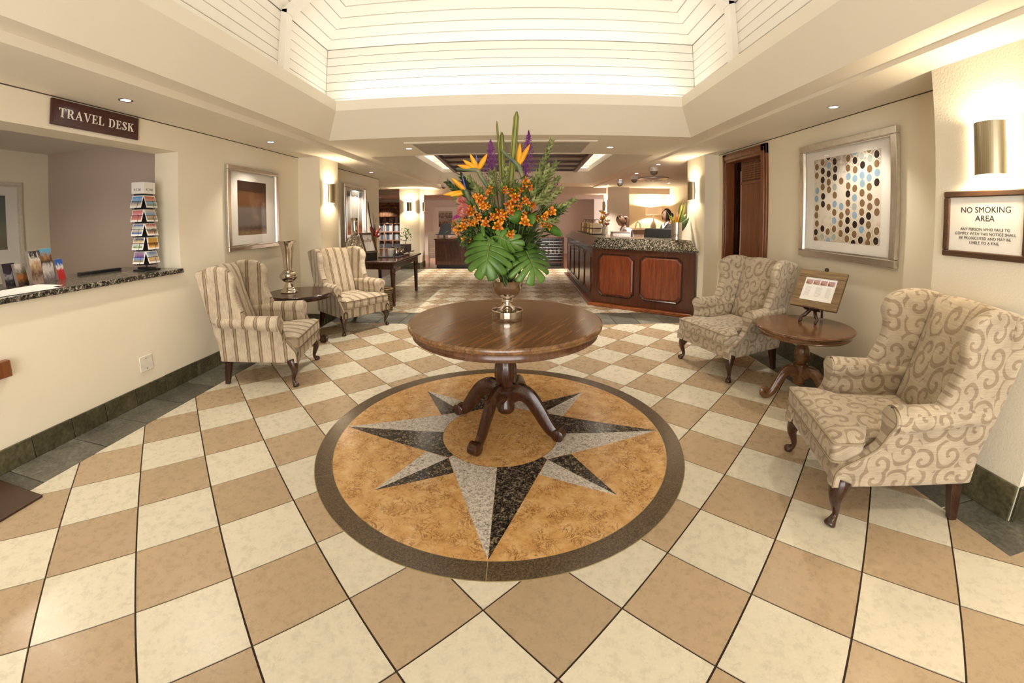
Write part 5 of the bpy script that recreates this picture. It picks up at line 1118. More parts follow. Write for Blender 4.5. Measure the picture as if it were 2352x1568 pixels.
# ================================================================== RECEPTION COUNTER
A = Vector((1.33, 4.05)); B = Vector((2.66, 3.03)); Cc = Vector((1.33, 7.62)); dF = (B-A).normalized(); nF = Vector((dF.y, -dF.x)); LF = (B-A).length
if nF.y > 0: nF = -nF
nS = Vector((-1, 0)); dS = Vector((0, 1)); LS = Cc.y-A.y
rc = thing('reception_counter', 'dark red wooden reception counter with octagonal panels', 'counter', (A.x, A.y, 0))
loc = lambda p: (p.x-A.x, p.y-A.y)
dep = 0.5; inF = -nF; A2 = Vector((A.x+dep, A.y+dep*0.75+0.0)); B2 = Vector((2.665, 3.62)); C2 = Vector((A.x+dep, Cc.y))
G().prism([loc(q) for q in (A, B, B2, A2, C2, Cc)], 0.06, 0.955).build('body', M_wredf, rc, recalc=True)
e = 0.075; k = e*math.tan(math.acos(max(-1, min(1, nF.dot(nS))))/2)
Ao = A+nF*e+Vector((-dF.x, -dF.y))*k; Bo = B+nF*e; Co = Vector((A.x-e, Cc.y))
G().prism([loc(q) for q in (Ao, Bo, B2, A2, C2, Co)], 0.0, 0.055).build('kick_step', M_wkick, rc, bevel=0.01, recalc=True)
def cpanel(org, d, n, u0, u1, z0, z1, part='panel'):
    ch = min(0.07, (u1-u0)*0.22)
    oct_ = lambda i: [(u0+i+ch, z0+i), (u1-i-ch, z0+i), (u1-i, z0+i+ch), (u1-i, z1-i-ch), (u1-i-ch, z1-i), (u0+i+ch, z1-i), (u0+i, z1-i-ch), (u0+i, z0+i+ch)]
    def W(u, z, o): p = org+d*u+n*o; return (*loc(p), z)
    a, b, c = oct_(0), oct_(0.012), oct_(0.026); g = G(); vs = [W(u, z, 0.002) for u, z in a]+[W(u, z, 0.016) for u, z in b]+[W(u, z, 0.004) for u, z in c]
    g.add(vs, [(i, (i+1) % 8, 8+(i+1) % 8, 8+i) for i in range(8)]+[(8+i, 8+(i+1) % 8, 16+(i+1) % 8, 16+i) for i in range(8)]).build('panel_moulding', M_wdark, rc, recalc=True)
    e2 = oct_(0.03); f2 = oct_(0.05); vs = [W(u, z, 0.001) for u, z in e2]+[W(u, z, 0.009) for u, z in f2]
    G().add(vs, [(i, (i+1) % 8, 8+(i+1) % 8, 8+i) for i in range(8)]+[tuple(range(8, 16))]).build(part, M_wred, rc, recalc=True)
cpanel(A, dF, nF, 0.10, 0.74, 0.17, 0.87); cpanel(A, dF, nF, 0.82, 1.50, 0.17, 0.87)
for k in range(5): cpanel(A, dS, nS, 0.10+k*0.69, 0.10+k*0.69+0.60, 0.17, 0.87)
# granite top: tall sloping nosing all round
def off(e, z):
    kk = e*math.tan(math.acos(max(-1, min(1, nF.dot(nS))))/2)
    return [(*loc(A+nF*e-dF*kk), z), (*loc(B+nF*e+dF*min(e, 0.05)), z), (*loc(B2-inF*0+dF*min(e, 0.05)), z), (*loc(A2), z), (*loc(C2+Vector((0, min(e, 0.05)))), z), (*loc(Vector((A.x-e, Cc.y+min(e, 0.05)))), z)]
gt = thing('granite_counter_top', 'thick speckled granite top with a sloping edge on the reception counter', 'counter', (A.x, A.y, 0.955))
g = G(); rings = [off(0.03, 0.0), off(0.045, 0.0), off(0.045, 0.03), off(-0.10, 0.165), off(-0.13, 0.17)]; vs = sum(rings, []); n = 6
g.add(vs, [(r*n+i, r*n+(i+1) % n, (r+1)*n+(i+1) % n, (r+1)*n+i) for r in range(4) for i in range(n)]+[tuple(range(4*n, 5*n)), tuple(range(n))]).build('slab', M_gran_c, gt, recalc=True)
CZ = 0.955+0.17
def on_counter(name, label, cat, u, v, rz=0): p = at_z(u, v, CZ); return thing(name, label, cat, (p.x, p.y, CZ), rz)
AF_ = math.atan2(dF.y, dF.x)
# monitor seen from behind
p = Vector((2.62, 4.05)); o = thing('monitor', 'black computer monitor standing behind the granite counter top', 'monitor', (2.42, 4.00, CZ-0.18), AF_)
G().box(-0.25, 0.25, -0.03, 0.03, 0.10, 0.38).map(lambda x, y, z: (x*(1-0.15*(z-0.1)), y+0.25*(z-0.1), z-0.05)).build('screen_back', M_black, o, bevel=0.012)
G().box(-0.03, 0.03, -0.02, 0.02, 0.0, 0.12).build('stand', M_black, o); G().box(-0.12, 0.12, -0.08, 0.08, -0.0, 0.015).build('foot', M_black, o)
ds = thing('staff_desk', 'lower wooden staff desk running along the inside of the reception counter', 'desk', (A.x, A.y, 0))
A2i, B2i, C2i = A2+Vector((0.003, 0.003)), B2+inF*0.003, C2+Vector((0.003, 0)); A3 = Vector((2.22, 4.72)); B3 = B2+inF*0.40; C3 = Vector((2.22, C2.y))
G().prism([loc(q) for q in (A2i, B2i, B3, A3, C3, C2i)], 0.90, 0.975).build('desk_top', M_wred, ds, bevel=0.004, recalc=True)
for q in (B3-dF*0.06-inF*0.06, A3+Vector((-0.06, 0.03)), C3+Vector((-0.06, -0.06))): x, y = loc(q); G().box(x-0.03, x+0.03, y-0.03, y+0.03, 0, 0.90).build('desk_leg', M_wredf, ds)
o = thing('printer', 'white office printer with a dark lid on the staff desk', 'printer', (2.03, 4.98, 0.975), R(-8))
G().box(-0.17, 0.17, -0.22, 0.22, 0, 0.19).map(lambda x, y, z: (x, y, z-(0.04*(x+0.22)/0.44 if z > 0.1 else 0)*0)).build('body', plain('printer_white', (0.72, 0.66, 0.60), 0.5), o, bevel=0.02, seg=3); G().box(-0.17, 0.16, -0.21, 0.21, 0.19, 0.21).build('lid', plain('printer_lid', (0.10, 0.06, 0.05), 0.4), o, bevel=0.006); G().sphere((0.0, -0.185, 0.09), 0.04, (1, 0.15, 0.6)).build('badge', plain('printer_badge', (0.4, 0.3, 0.26), 0.5), o, smooth=1)
# gift bags on a tray
o = thing('gift_bag_tray', 'black tray of gift bags on the counter side along the hall', 'tray', (1.64, 6.10, CZ)); G().box(-0.13, 0.13, -0.95, 0.95, 0, 0.014).build('tray', M_black, o, bevel=0.004)
M_kraft = plain('kraft_paper', (0.45, 0.30, 0.13), 0.7, var=0.15); M_kraft2 = plain('gold_paper', (0.55, 0.33, 0.10), 0.5, var=0.25)
for k in range(5):
    b = thing('gift_bag', 'small kraft paper gift bag with a brown ribbon in the row on the tray' if k else 'pale paper gift bag at the front end of the row on the tray', 'bag', (1.64, 5.30+k*0.36, CZ+0.014), R(-4+2*k), 'gift bags on the counter')
    hh = 0.20 if k else 0.21; G().add([(-0.09, -0.085, 0), (0.09, -0.085, 0), (0.09, 0.085, 0), (-0.09, 0.085, 0), (-0.08, -0.03, hh), (0.08, -0.03, hh), (0.08, 0.03, hh), (-0.08, 0.03, hh)], [(3, 2, 1, 0), (4, 5, 6, 7), (0, 1, 5, 4), (1, 2, 6, 5), (2, 3, 7, 6), (3, 0, 4, 7)]).build('bag_body', M_kraft if k else plain('bag_pale', (0.62, 0.50, 0.33), 0.7), b, bevel=0.004)
    G().tube(bez([(-0.05, 0, hh-0.03), (-0.045, 0, hh+0.05), (0.0, 0.0, hh+0.075), (0.045, 0, hh+0.05), (0.05, 0, hh-0.03)], 4), 0.006, 6).build('handle', plain('ribbon_brown', (0.10, 0.045, 0.02), 0.6), b, smooth=1)
    G().box(-0.086, 0.086, -0.064, -0.060, hh*0.45, hh*0.55).build('ribbon', MATS['ribbon_brown'], b)
# lily vase behind the bags
o = thing('lily_vase', 'glass vase of pale orange and pink lilies behind the printer', 'vase', (1.95, 6.0, CZ)); o.location = (1.72, 5.02, CZ)
G().lathe([(0.001, 0), (0.035, 0), (0.04, 0.02), (0.035, 0.10), (0.045, 0.16), (0.041, 0.16), (0.031, 0.10), (0.03, 0.02)], 20).build('glass', plain('vase_glass', (0.55, 0.5, 0.42), 0.1, 0, 0.6), o, smooth=1)
for k in range(9):
    rs = random.Random(k); c = Vector((rs.uniform(-0.07, 0.09), rs.uniform(-0.06, 0.06), 0.19+0.03*k)); G().tube([(0, 0, 0.03), c], 0.004, 5).build('stem', ML_stem, o, smooth=1)
    for q in range(5): a = 2*PI*q/5+k; petal(c, c+Vector((math.cos(a)*0.05, math.sin(a)*0.05-0.02, 0.035)), 0.035, [ML_pink, ML_yell, plain('lily_cream', (0.85, 0.72, 0.5), 0.6)][k % 3], o)
# silver planter on the counter end
o = on_counter('metal_planter', 'round silver planter with a coloured arc, holding stiff green leaves, on the counter end', 'planter', 1571, 549)
o.location = (2.50, 3.38, CZ); PB = Vector(o.location)
G().lathe([(0.001, 0), (0.075, 0), (0.082, 0.26), (0.078, 0.26), (0.070, 0.02), (0.001, 0.02)], 32).build('pot', plain('pot_silver', (0.62, 0.57, 0.50), 0.25, 0.9), o, smooth=35)
for k, cc in enumerate(((0.45, 0.05, 0.03), (0.55, 0.40, 0.05), (0.03, 0.12, 0.10))):
    a0 = R(-118); g = G(); n = 10; r0 = 0.030+k*0.012
    for i in range(n+1):
        t = R(20+110*i/n)
        for rr in (r0, r0+0.006): aa = a0+(0.01-rr*math.cos(t))/0.08; zz = 0.03+rr*math.sin(t); rad = 0.0768+zz*0.027; g.v.append((rad*math.cos(aa), rad*math.sin(aa), zz))
    for i in range(n): g.f.append((2*i, 2*i+1, 2*i+3, 2*i+2)); g.m.append(0)
    g.build('painted_arc', plain('arc_%d' % k, cc, 0.5), o, solid=0.001)
for k, (tp, wd, m) in enumerate((((0.10, 0.02, 0.62), 0.05, ML_flax), ((0.14, -0.02, 0.60), 0.05, ML_flaxd), ((0.07, 0.03, 0.58), 0.04, ML_flaxd), ((0.17, 0.02, 0.40), 0.10, ML_dark), ((0.19, -0.03, 0.34), 0.09, ML_dark))): petal(Vector((0.02, 0, 0.10)), Vector(tp), wd, m, o, 'leaf', 0.02)
rs = random.Random(9)
for k in range(22): e = Vector((rs.uniform(-0.17, 0.03), rs.uniform(-0.08, 0.08), rs.uniform(0.33, 0.43))); petal(Vector((-0.01, 0, 0.18)), e, 0.022, [ML_olive, ML_yell, ML_flax, ML_pink][k % 4] if k % 3 else ML_olive, o, 'sprig', 0.05)
# cloche / basket box on staff desk
fc = thing('filing_cabinet', 'low filing cabinet behind the receptionists', 'cabinet', (2.98, 7.0, 0)); G().box(-0.32, 0.32, -0.25, 0.25, 0, 0.93).build('carcass', M_wred, fc, bevel=0.004)
for k in range(3): G().box(-0.30, 0.30, -0.262, -0.25, 0.05+k*0.29, 0.32+k*0.29).build('drawer', M_wredf, fc, bevel=0.003)
o = thing('desk_organiser', 'beige organiser box with a cage-like brass handle on the filing cabinet', 'box', (2.98, 7.0, 0.93), R(-6))
G().box(-0.20, 0.20, -0.14, 0.14, 0, 0.22).build('box_body', plain('organiser_beige', (0.50, 0.38, 0.28), 0.6), o, bevel=0.006); G().box(-0.26, 0.26, -0.16, 0.16, 0.22, 0.25).build('lid', plain('organiser_lid', (0.30, 0.20, 0.12), 0.5), o, bevel=0.006)
G().box(-0.15, 0.15, -0.11, 0.11, 0.25, 0.27).build('plinth', plain('organiser_lid', (0.3, 0.2, 0.12)), o)
for k in range(4): a = PI/4+PI/2*k; G().tube(bez([(0.09*math.cos(a), 0.09*math.sin(a), 0.27), (0.07*math.cos(a), 0.07*math.sin(a), 0.36), (0.01*math.cos(a), 0.01*math.sin(a), 0.42)], 5), 0.008, 6).build('cage_bar', plain('brass_dark', (0.22, 0.13, 0.05), 0.35, 0.8), o, smooth=1)
G().sphere((0, 0, 0.425), 0.016).build('knob', MATS['brass_dark'], o, smooth=1)
# table lamp on a low cabinet at the back of the reception
cb = thing('lamp_cabinet', 'low cabinet against the reception back wall under the lamp', 'cabinet', (4.1, 9.25, 0)); G().box(-0.5, 0.45, -0.28, 0.30, 0, 0.95).build('carcass', M_wred, cb, bevel=0.006); G().box(-0.52, 0.47, -0.30, 0.32, 0.95, 0.98).build('cabinet_top', M_wredf, cb, bevel=0.006)
lp = thing('table_lamp', 'table lamp with a wide pale drum shade glowing at the back of the reception', 'lamp', (4.12, 9.22, 0.98))
G().lathe([(0.001, 0), (0.11, 0), (0.11, 0.02), (0.05, 0.04), (0.07, 0.12), (0.09, 0.22), (0.06, 0.32), (0.02, 0.38), (0.015, 0.60), (0.001, 0.60)], 28).build('base', plain('lamp_base', (0.62, 0.55, 0.45), 0.3), lp, smooth=40)
q = N('lamp_shade'); q.base((0.62, 0.46, 0.30)); q.b.inputs['Emission Color'].default_value = (1.0, 0.62, 0.32, 1); q.b.inputs['Emission Strength'].default_value = 0.35; sm = q.set(0.8)
G().lathe([(0.235, 0.56), (0.235, 0.77), (0.231, 0.77), (0.231, 0.56), (0.235, 0.56)], 36).build('shade', sm, lp, smooth=40)
G().sphere((0, 0, 0.66), 0.035).build('bulb', emit('lamp_bulb', (1, 0.85, 0.6), 20), lp, smooth=1); point_lamp('table_lamp_light', (4.12, 9.22, 1.68), 60, (1.0, 0.80, 0.50), 0.03)
# ceiling fittings over the reception
def dome(label, u, v):
    p = at_z(u, v, ZR); o = thing('dome_camera', label, 'camera', (p.x, p.y, ZR), 0, 'dome cameras')
    G().lathe([(0.001, 0), (0.075, 0), (0.078, -0.06), (0.07, -0.075), (0.001, -0.075)][::-1], 24).build('housing', plain('dome_white', (0.70, 0.66, 0.62), 0.5), o, smooth=35); G().sphere((0, 0, -0.075), 0.068, (1, 1, 1.05), 20, 12).build('bubble', plain('dome_smoke', (0.18, 0.14, 0.10), 0.1, 0, 0.6), o, smooth=1)
dome('dome camera on the reception ceiling nearest the wall pier', 1502, 384); dome('dome camera beside the round ceiling diffuser', 1457, 404); dome('dome camera nearest the far column of the reception', 1424, 414)
p = at_z(1500, 409, ZR); o = thing('ceiling_diffuser', 'round chrome air diffuser on the reception ceiling', 'vent', (p.x, p.y, ZR))
for k, (r0, r1, z) in enumerate(((0.33, 0.27, -0.035), (0.25, 0.19, -0.05), (0.17, 0.10, -0.06))): G().lathe([(r0, -0.005), (r0, z*0.6), (r1, z), (r1-0.01, -0.005)], 40).build('ring', plain('diffuser_chrome', (0.82, 0.80, 0.78), 0.25, 0.6), o, smooth=35)
G().lathe([(0.001, -0.004), (0.35, -0.004), (0.35, 0), (0.001, 0)], 40).build('plate', M_black, o)
p = at_z(1003, 425, ZB); o = thing('dome_camera', 'small dome camera at the far beam corner on the console side', 'camera', (-1.95, 7.3+0.9, ZB), 0, 'dome cameras'); G().lathe([(0.001, -0.06), (0.07, -0.06), (0.075, 0), (0.001, 0)], 24).build('housing', plain('dome_white', (0.7, 0.66, 0.62)), o, smooth=35); G().sphere((0, 0, -0.06), 0.06).build('bubble', plain('dome_smoke', (0.18, 0.14, 0.1)), o, smooth=1)
# return-air grille in the cross beam
gr = thing('air_grille', 'rectangular return-air grille in the cross beam above the bouquet', 'vent', (-0.10, 2.62, ZB))
for x0, x1, y0, y1 in ((-1.15, 1.15, -0.46, -0.40), (-1.15, 1.15, 0.40, 0.46), (-1.15, -1.07, -0.40, 0.40), (1.07, 1.15, -0.40, 0.40)): G().box(x0, x1, y0, y1, -0.02, 0).build('frame', M_ceil, gr, bevel=0.004)
G().box(-1.07, 1.07, -0.40, 0.40, -0.001, 0).build('backing', plain('grille_back', (0.22, 0.18, 0.13), 0.8), gr)
for k in range(20): y = -0.38+k*0.04; G().box(-1.07, 1.07, y, y+0.014, -0.014, -0.001).build('slat', plain('grille_slat', (0.42, 0.36, 0.27), 0.6), gr)
# stepped timber canopy hanging in the hall coffer
cp = thing('timber_canopy', 'dark stepped timber canopy hanging in the hall ceiling coffer', 'canopy', (0, 6.0, 2.62))
for k in range(6):
    y0 = -2.0+k*0.62; z = 0.16-0.022*k; G().box(-1.53, 1.53, y0, y0+0.585, z, z+0.05).build('board', M_wdark, cp, bevel=0.004); G().box(-1.55, 1.55, y0+0.555, y0+0.61, z-0.03, z+0.06).build('batten', M_wredf, cp, bevel=0.003)
for s in (-1, 1): G().add([(s*1.50, -2.02, 0.13), (s*1.58, -2.02, 0.13), (s*1.58, 1.74, 0.0), (s*1.50, 1.74, 0.0), (s*1.50, -2.02, 0.24), (s*1.58, -2.02, 0.24), (s*1.58, 1.74, 0.12), (s*1.50, 1.74, 0.12)], [(3, 2, 1, 0), (4, 5, 6, 7), (0, 1, 5, 4), (1, 2, 6, 5), (2, 3, 7, 6), (3, 0, 4, 7)]).build('side_rail', M_wredf, cp, recalc=True)
for s in (-1.2, 1.2):
    for y in (-1.6, 1.4): G().tube([(s, y, 0.1), (s, y, 0.63)], 0.008, 6).build('hanger', M_steel, cp)

# ================================================================== HALL, CONSOLE SIDE
ct = thing('console_table', 'long dark mahogany console table along the hall wall', 'table', (-2.36, 4.58, 0))
G().box(-0.46, 0.48, -0.83, 0.84, 0.72, 0.755).build('table_top', M_wdark, ct, bevel=0.006); G().box(-0.40, 0.42, -0.77, 0.78, 0.62, 0.72).build('apron', M_wdark, ct, bevel=0.003)
for x in (-0.36, 0.39):
    for y in (-0.73, 0.71):
        G().lathe([(0.026, 0), (0.030, 0.02), (0.026, 0.05), (0.032, 0.09), (0.040, 0.50), (0.048, 0.54), (0.034, 0.55), (0.048, 0.57), (0.048, 0.63)], 12).build('leg', M_wdark, ct, smooth=35, loc=(x, y, 0))
CT = 0.755
# woven wire bottle
o = thing('wire_bottle_vase', 'tall bottle-shaped vase of woven silver wire on the console table', 'vase', (-2.66, 3.95, CT)); prf = [(0.12, 0.0), (0.165, 0.08), (0.175, 0.16), (0.15, 0.25), (0.11, 0.34), (0.06, 0.42), (0.045, 0.52), (0.05, 0.64), (0.06, 0.72)]
for k in range(18): a = 2*PI*k/18; G().tube(bez([(r*math.cos(a+z*0.9), r*math.sin(a+z*0.9), z) for r, z in prf[:6]], 3), 0.006, 5).build('wire', M_silver, o, smooth=1)
for r, z in [(prf[i][0]*(1-f)+prf[i+1][0]*f, prf[i][1]*(1-f)+prf[i+1][1]*f) for i in range(5) for f in (0, 0.5)]: G().tube([(r*math.cos(2*PI*i/20), r*math.sin(2*PI*i/20), z) for i in range(21)], 0.005, 5).build('wire_hoop', M_silver, o, smooth=1)
G().lathe(prf[5:], 24).build('neck', M_silver, o, smooth=35, solid=0.004); G().lathe([(0.001, 0), (0.12, 0), (0.12, 0.01), (0.001, 0.01)], 24).build('base', M_silver, o)
# dark framed notice on easel
o = thing('framed_notice', 'dark-framed notice leaning on a stand on the console table', 'notice', (-2.40, 4.02, CT), R(52)); tl = lambda x, y, z: (x, y+z*0.42, z*0.9+0.12)
g = G(); g.box(-0.13, 0.13, -0.012, 0.012, 0, 0.04).box(-0.13, 0.13, -0.012, 0.012, 0.34, 0.38).box(-0.13, -0.09, -0.012, 0.012, 0.04, 0.34).box(0.09, 0.13, -0.012, 0.012, 0.04, 0.34); g.map(tl).build('frame', M_wnosm, o, bevel=0.003); quad_uv('sheet', [tl(x, -0.004, z) for x, z in ((-0.09, 0.04), (0.09, 0.04), (0.09, 0.34), (-0.09, 0.34))], picture_mat('notice2', [(0.3, (0.75, 0.72, 0.68)), (0.55, (0.7, 0.66, 0.62)), (0.62, (0.2, 0.1, 0.08)), (0.8, (0.72, 0.7, 0.66))], 7, 8, 0.9), o)
G().box(-0.10, 0.10, -0.03, 0.10, 0, 0.13).build('stand', M_black, o, bevel=0.004)
# gilt cylinder vase with red flowers
o = thing('gilt_cylinder_vase', 'tall gilt cylinder vase with dark red flowers and a black leaf on the console table', 'vase', (-2.46, 4.30, CT)); G().lathe([(0.001, 0), (0.055, 0), (0.058, 0.30), (0.058, 0.39), (0.052, 0.39), (0.05, 0.02)], 24).build('cylinder', plain('gilt', (0.42, 0.25, 0.07), 0.35, 0.7, var=0.3, scale=12), o, smooth=35)
g = G().tube(bez([(0, 0, 0.30), (-0.03, 0, 0.55), (-0.07, 0, 0.80), (-0.09, 0, 1.02)], 4), [0.02]*13, 8, flat=0.4).build('black_leaf', plain('leaf_black', (0.02, 0.012, 0.008), 0.5), o, smooth=1)
M_redf = leafmat('flower_dark_red', (0.12, 0.01, 0.008), (0.28, 0.02, 0.015), (0.42, 0.05, 0.03), 0.5, 20); M_redl = leafmat('leaf_wine', (0.02, 0.008, 0.008), (0.05, 0.015, 0.012), (0.10, 0.03, 0.02), 0.5)
for k in range(16): rs = random.Random(k+30); a = rs.uniform(0, 2*PI); petal(Vector((0.02, 0, 0.38)), Vector((0.03+0.10*math.cos(a), 0.09*math.sin(a), 0.46+rs.uniform(-0.08, 0.18))), 0.05, M_redf if k % 2 else M_redl, o, 'petal', 0.1)
for x, z in ((0.0, 0.80), (0.06, 0.72)): G().tube([(0.01, 0, 0.4), (x, 0, z)], [0.005, 0.002], 5).build('twig', M_redl, o)
# tea things
ty = thing('tea_tray', 'black tray on the console table', 'tray', (-2.22, 4.72, CT)); G().box(-0.20, 0.20, -0.33, 0.33, 0, 0.014).build('tray', M_black, ty, bevel=0.004)
def pixthing(name, label, cat, x, y, z=CT+0.014, rz=0): return thing(name, label, cat, (x, y, z), rz)
o = pixthing('menu_card', 'white upright card with a red mark on the tea tray', 'card', -2.36, 4.55, rz=R(-75)); G().box(-0.045, 0.045, -0.03, 0.03, 0, 0.21).map(lambda x, y, z: (x, y*(1-z/0.24), z)).build('card', M_paper, o); G().sphere((0, -0.013, 0.14), 0.018, (1, 0.35, 1), 12, 8).build('emblem', plain('mark_red', (0.5, 0.06, 0.04), 0.5), o)
o = pixthing('white_mug', 'plain white mug on the tea tray', 'mug', -2.22, 4.52); G().lathe([(0.001, 0), (0.038, 0), (0.052, 0.05), (0.055, 0.135), (0.050, 0.135), (0.046, 0.05), (0.03, 0.01), (0.001, 0.01)], 24).build('cup', plain('china', (0.80, 0.78, 0.72), 0.25), o, smooth=35)
for k, (x, y) in enumerate(((-2.16, 4.66), (-2.27, 4.78), (-2.12, 4.84))):
    o = pixthing('silver_pot', 'small silver pot with a black handle on the tea tray', 'pot', x, y); o['group'] = 'silver pots on the tea tray'; G().lathe([(0.001, 0), (0.04, 0), (0.055, 0.04), (0.05, 0.10), (0.03, 0.14), (0.035, 0.155), (0.001, 0.165)], 20).build('body', M_silver, o, smooth=35); G().tube(bez([(0.04, 0, 0.03), (0.10, 0, 0.06), (0.09, 0, 0.13), (0.035, 0, 0.145)], 4), 0.007, 6).build('handle', M_black, o, smooth=1)
o = thing('potted_sprig', 'small green leafy plant in a square black pot on a black stand, console table end', 'plant', (-2.12, 5.12, CT)); G().box(-0.13, 0.13, -0.16, 0.16, 0.045, 0.06).build('stand', M_black, o, bevel=0.004)
for x in (-0.09, 0.09): G().tube(bez([(x, -0.1, 0.05), (x, -0.07, 0.025), (x, -0.1, 0.0)], 4), 0.01, 6).build('stand_foot', M_silver, o, smooth=1)
G().box(-0.09, 0.09, -0.09, 0.09, 0.06, 0.20).build('pot', plain('pot_dark', (0.04, 0.018, 0.012), 0.4), o, bevel=0.004); g = G(); rs = random.Random(2)
for i in range(90):
    c = Vector((rs.uniform(-0.10, 0.10), rs.uniform(-0.08, 0.08), rs.uniform(0.24, 0.50))); dr = Vector((rs.uniform(-1, 1), rs.uniform(-1, 1), rs.uniform(-0.2, 0.8))).normalized(); sd = dr.cross(Vector((0, 0.2, 1))).normalized(); l = 0.055; g.add([c, c+dr*l*0.5+sd*0.016, c+dr*l, c+dr*l*0.5-sd*0.016], [(0, 1, 2, 3)])
g.build('leaves', ML_mon, o, kind='stuff'); G().tube(bez([(0, 0, 0.18), (0.02, 0, 0.32), (-0.01, 0, 0.48)], 4), 0.008, 6).build('trunk', ML_stem, o, smooth=1)
# basket under the console
o = thing('wicker_basket', 'tall wicker basket standing behind the console table leg', 'basket', (-1.98, 3.52, 0)); prf = [(0.08, 0), (0.085, 0.08), (0.075, 0.18), (0.085, 0.28), (0.10, 0.36)]
for k in range(12): r = [0.08, 0.083, 0.085, 0.083, 0.079, 0.076, 0.076, 0.079, 0.084, 0.089, 0.095, 0.10][k]; G().tube([(r*math.cos(2*PI*i/16), r*math.sin(2*PI*i/16), 0.012+k*0.031) for i in range(17)], 0.016, 6).build('weave_ring', plain('wicker', (0.20, 0.13, 0.06), 0.7, var=0.3), o, smooth=1)
G().lathe([(0.001, 0), (0.07, 0), (0.075, 0.3), (0.001, 0.3)], 16).build('lining', plain('wicker_dark', (0.06, 0.04, 0.02), 0.8), o)

# ================================================================== FAR END OF THE HALL
dk = thing('dark_desk', 'dark brown concierge desk at the far end of the hall', 'desk', (-1.35, 9.15, 0)); G().box(-1.0, 1.35, -0.30, 0.35, 0.10, 0.83).build('carcass', M_wredf, dk, bevel=0.006); G().box(-1.03, 1.38, -0.34, 0.38, 0.83, 0.86).build('desk_top', M_wdark, dk, bevel=0.006); G().box(-0.97, 1.32, -0.27, 0.30, 0, 0.10).build('kick', M_black, dk)
for k in range(3): G().box(-0.92+k*0.76, -0.24+k*0.76, -0.312, -0.30, 0.20, 0.76).build('panel', M_wdark, dk, bevel=0.008)
o = thing('computer_terminal', 'black computer terminal tilted on the concierge desk', 'monitor', (-2.12, 9.1, 0.86), R(15)); G().box(-0.18, 0.18, -0.02, 0.02, 0.10, 0.44).map(lambda x, y, z: (x+0.28*(z-0.1), y, z)).build('screen', M_black, o, bevel=0.008); G().box(-0.03, 0.03, -0.03, 0.03, 0, 0.14).build('stand', M_black, o); G().box(-0.26, 0.30, -0.14, 0.14, 0.10, 0.125).build('shelf', M_black, o)
o = thing('paper_stack', 'stack of brown folders on the concierge desk', 'paper', (-1.70, 9.1, 0.86)); G().box(-0.22, 0.3, -0.12, 0.12, 0, 0.05).build('folders', plain('folder_brown', (0.30, 0.14, 0.08), 0.7), o)
o = thing('white_screen_panel', 'white slatted screen standing behind the far column', 'screen', (-2.55, 10.2, 0.0))
for k in range(13): G().box(-0.30, 0.34, -0.02, 0.02, 0.16+k*0.066, 0.16+k*0.066+0.058).build('slat', plain('screen_white', (0.62, 0.54, 0.50), 0.6), o)
for x in (-0.30, 0.30): G().box(x-0.02, x+0.02, -0.01, 0.03, 0, 1.02).build('post', MATS['screen_white'], o)
G().tube(bez([(0.02, -0.10, 0.0), (0.06, -0.10, 0.3), (-0.04, -0.10, 0.55), (0.05, -0.10, 0.95)], 6), 0.03, 6).build('twisted_branch', plain('drift_wood', (0.30, 0.22, 0.15), 0.8), o, smooth=1)
pm = picture_mat('far_print', [(0.2, (0.10, 0.06, 0.03)), (0.5, (0.45, 0.38, 0.3)), (0.7, (0.08, 0.05, 0.02)), (0.9, (0.5, 0.45, 0.35))], 8, 6, 1.2)
def framed_far(name, label, cat, x, y, z, w, h, mf, m, pw, ph, fw=0.03):
    o = thing(name, label, cat, (x, y, z), R(-90)); framed(o, w, h, fw, 0.03, mf, m, pw, ph, glass=False)
framed_far('framed_print', 'white-framed dark print on the far wall behind the column', 'picture', -3.45+0.65, 12.9, 1.42, 1.0, 1.0, plain('frame_white', (0.75, 0.68, 0.58), 0.5), pm, 0.55, 0.62)
pm = picture_mat('far_dark', [(0.1, (0.03, 0.01, 0.008)), (0.5, (0.12, 0.06, 0.05)), (0.7, (0.3, 0.28, 0.27)), (0.9, (0.02, 0.01, 0.01))], 4, 9, 0.9)
framed_far('framed_dark_print', 'small dark-framed print on the far wall beyond the reception column', 'picture', 3.75, 12.6, 1.47, 0.42, 0.62, M_wnosm, pm, 0.28, 0.46, 0.045)
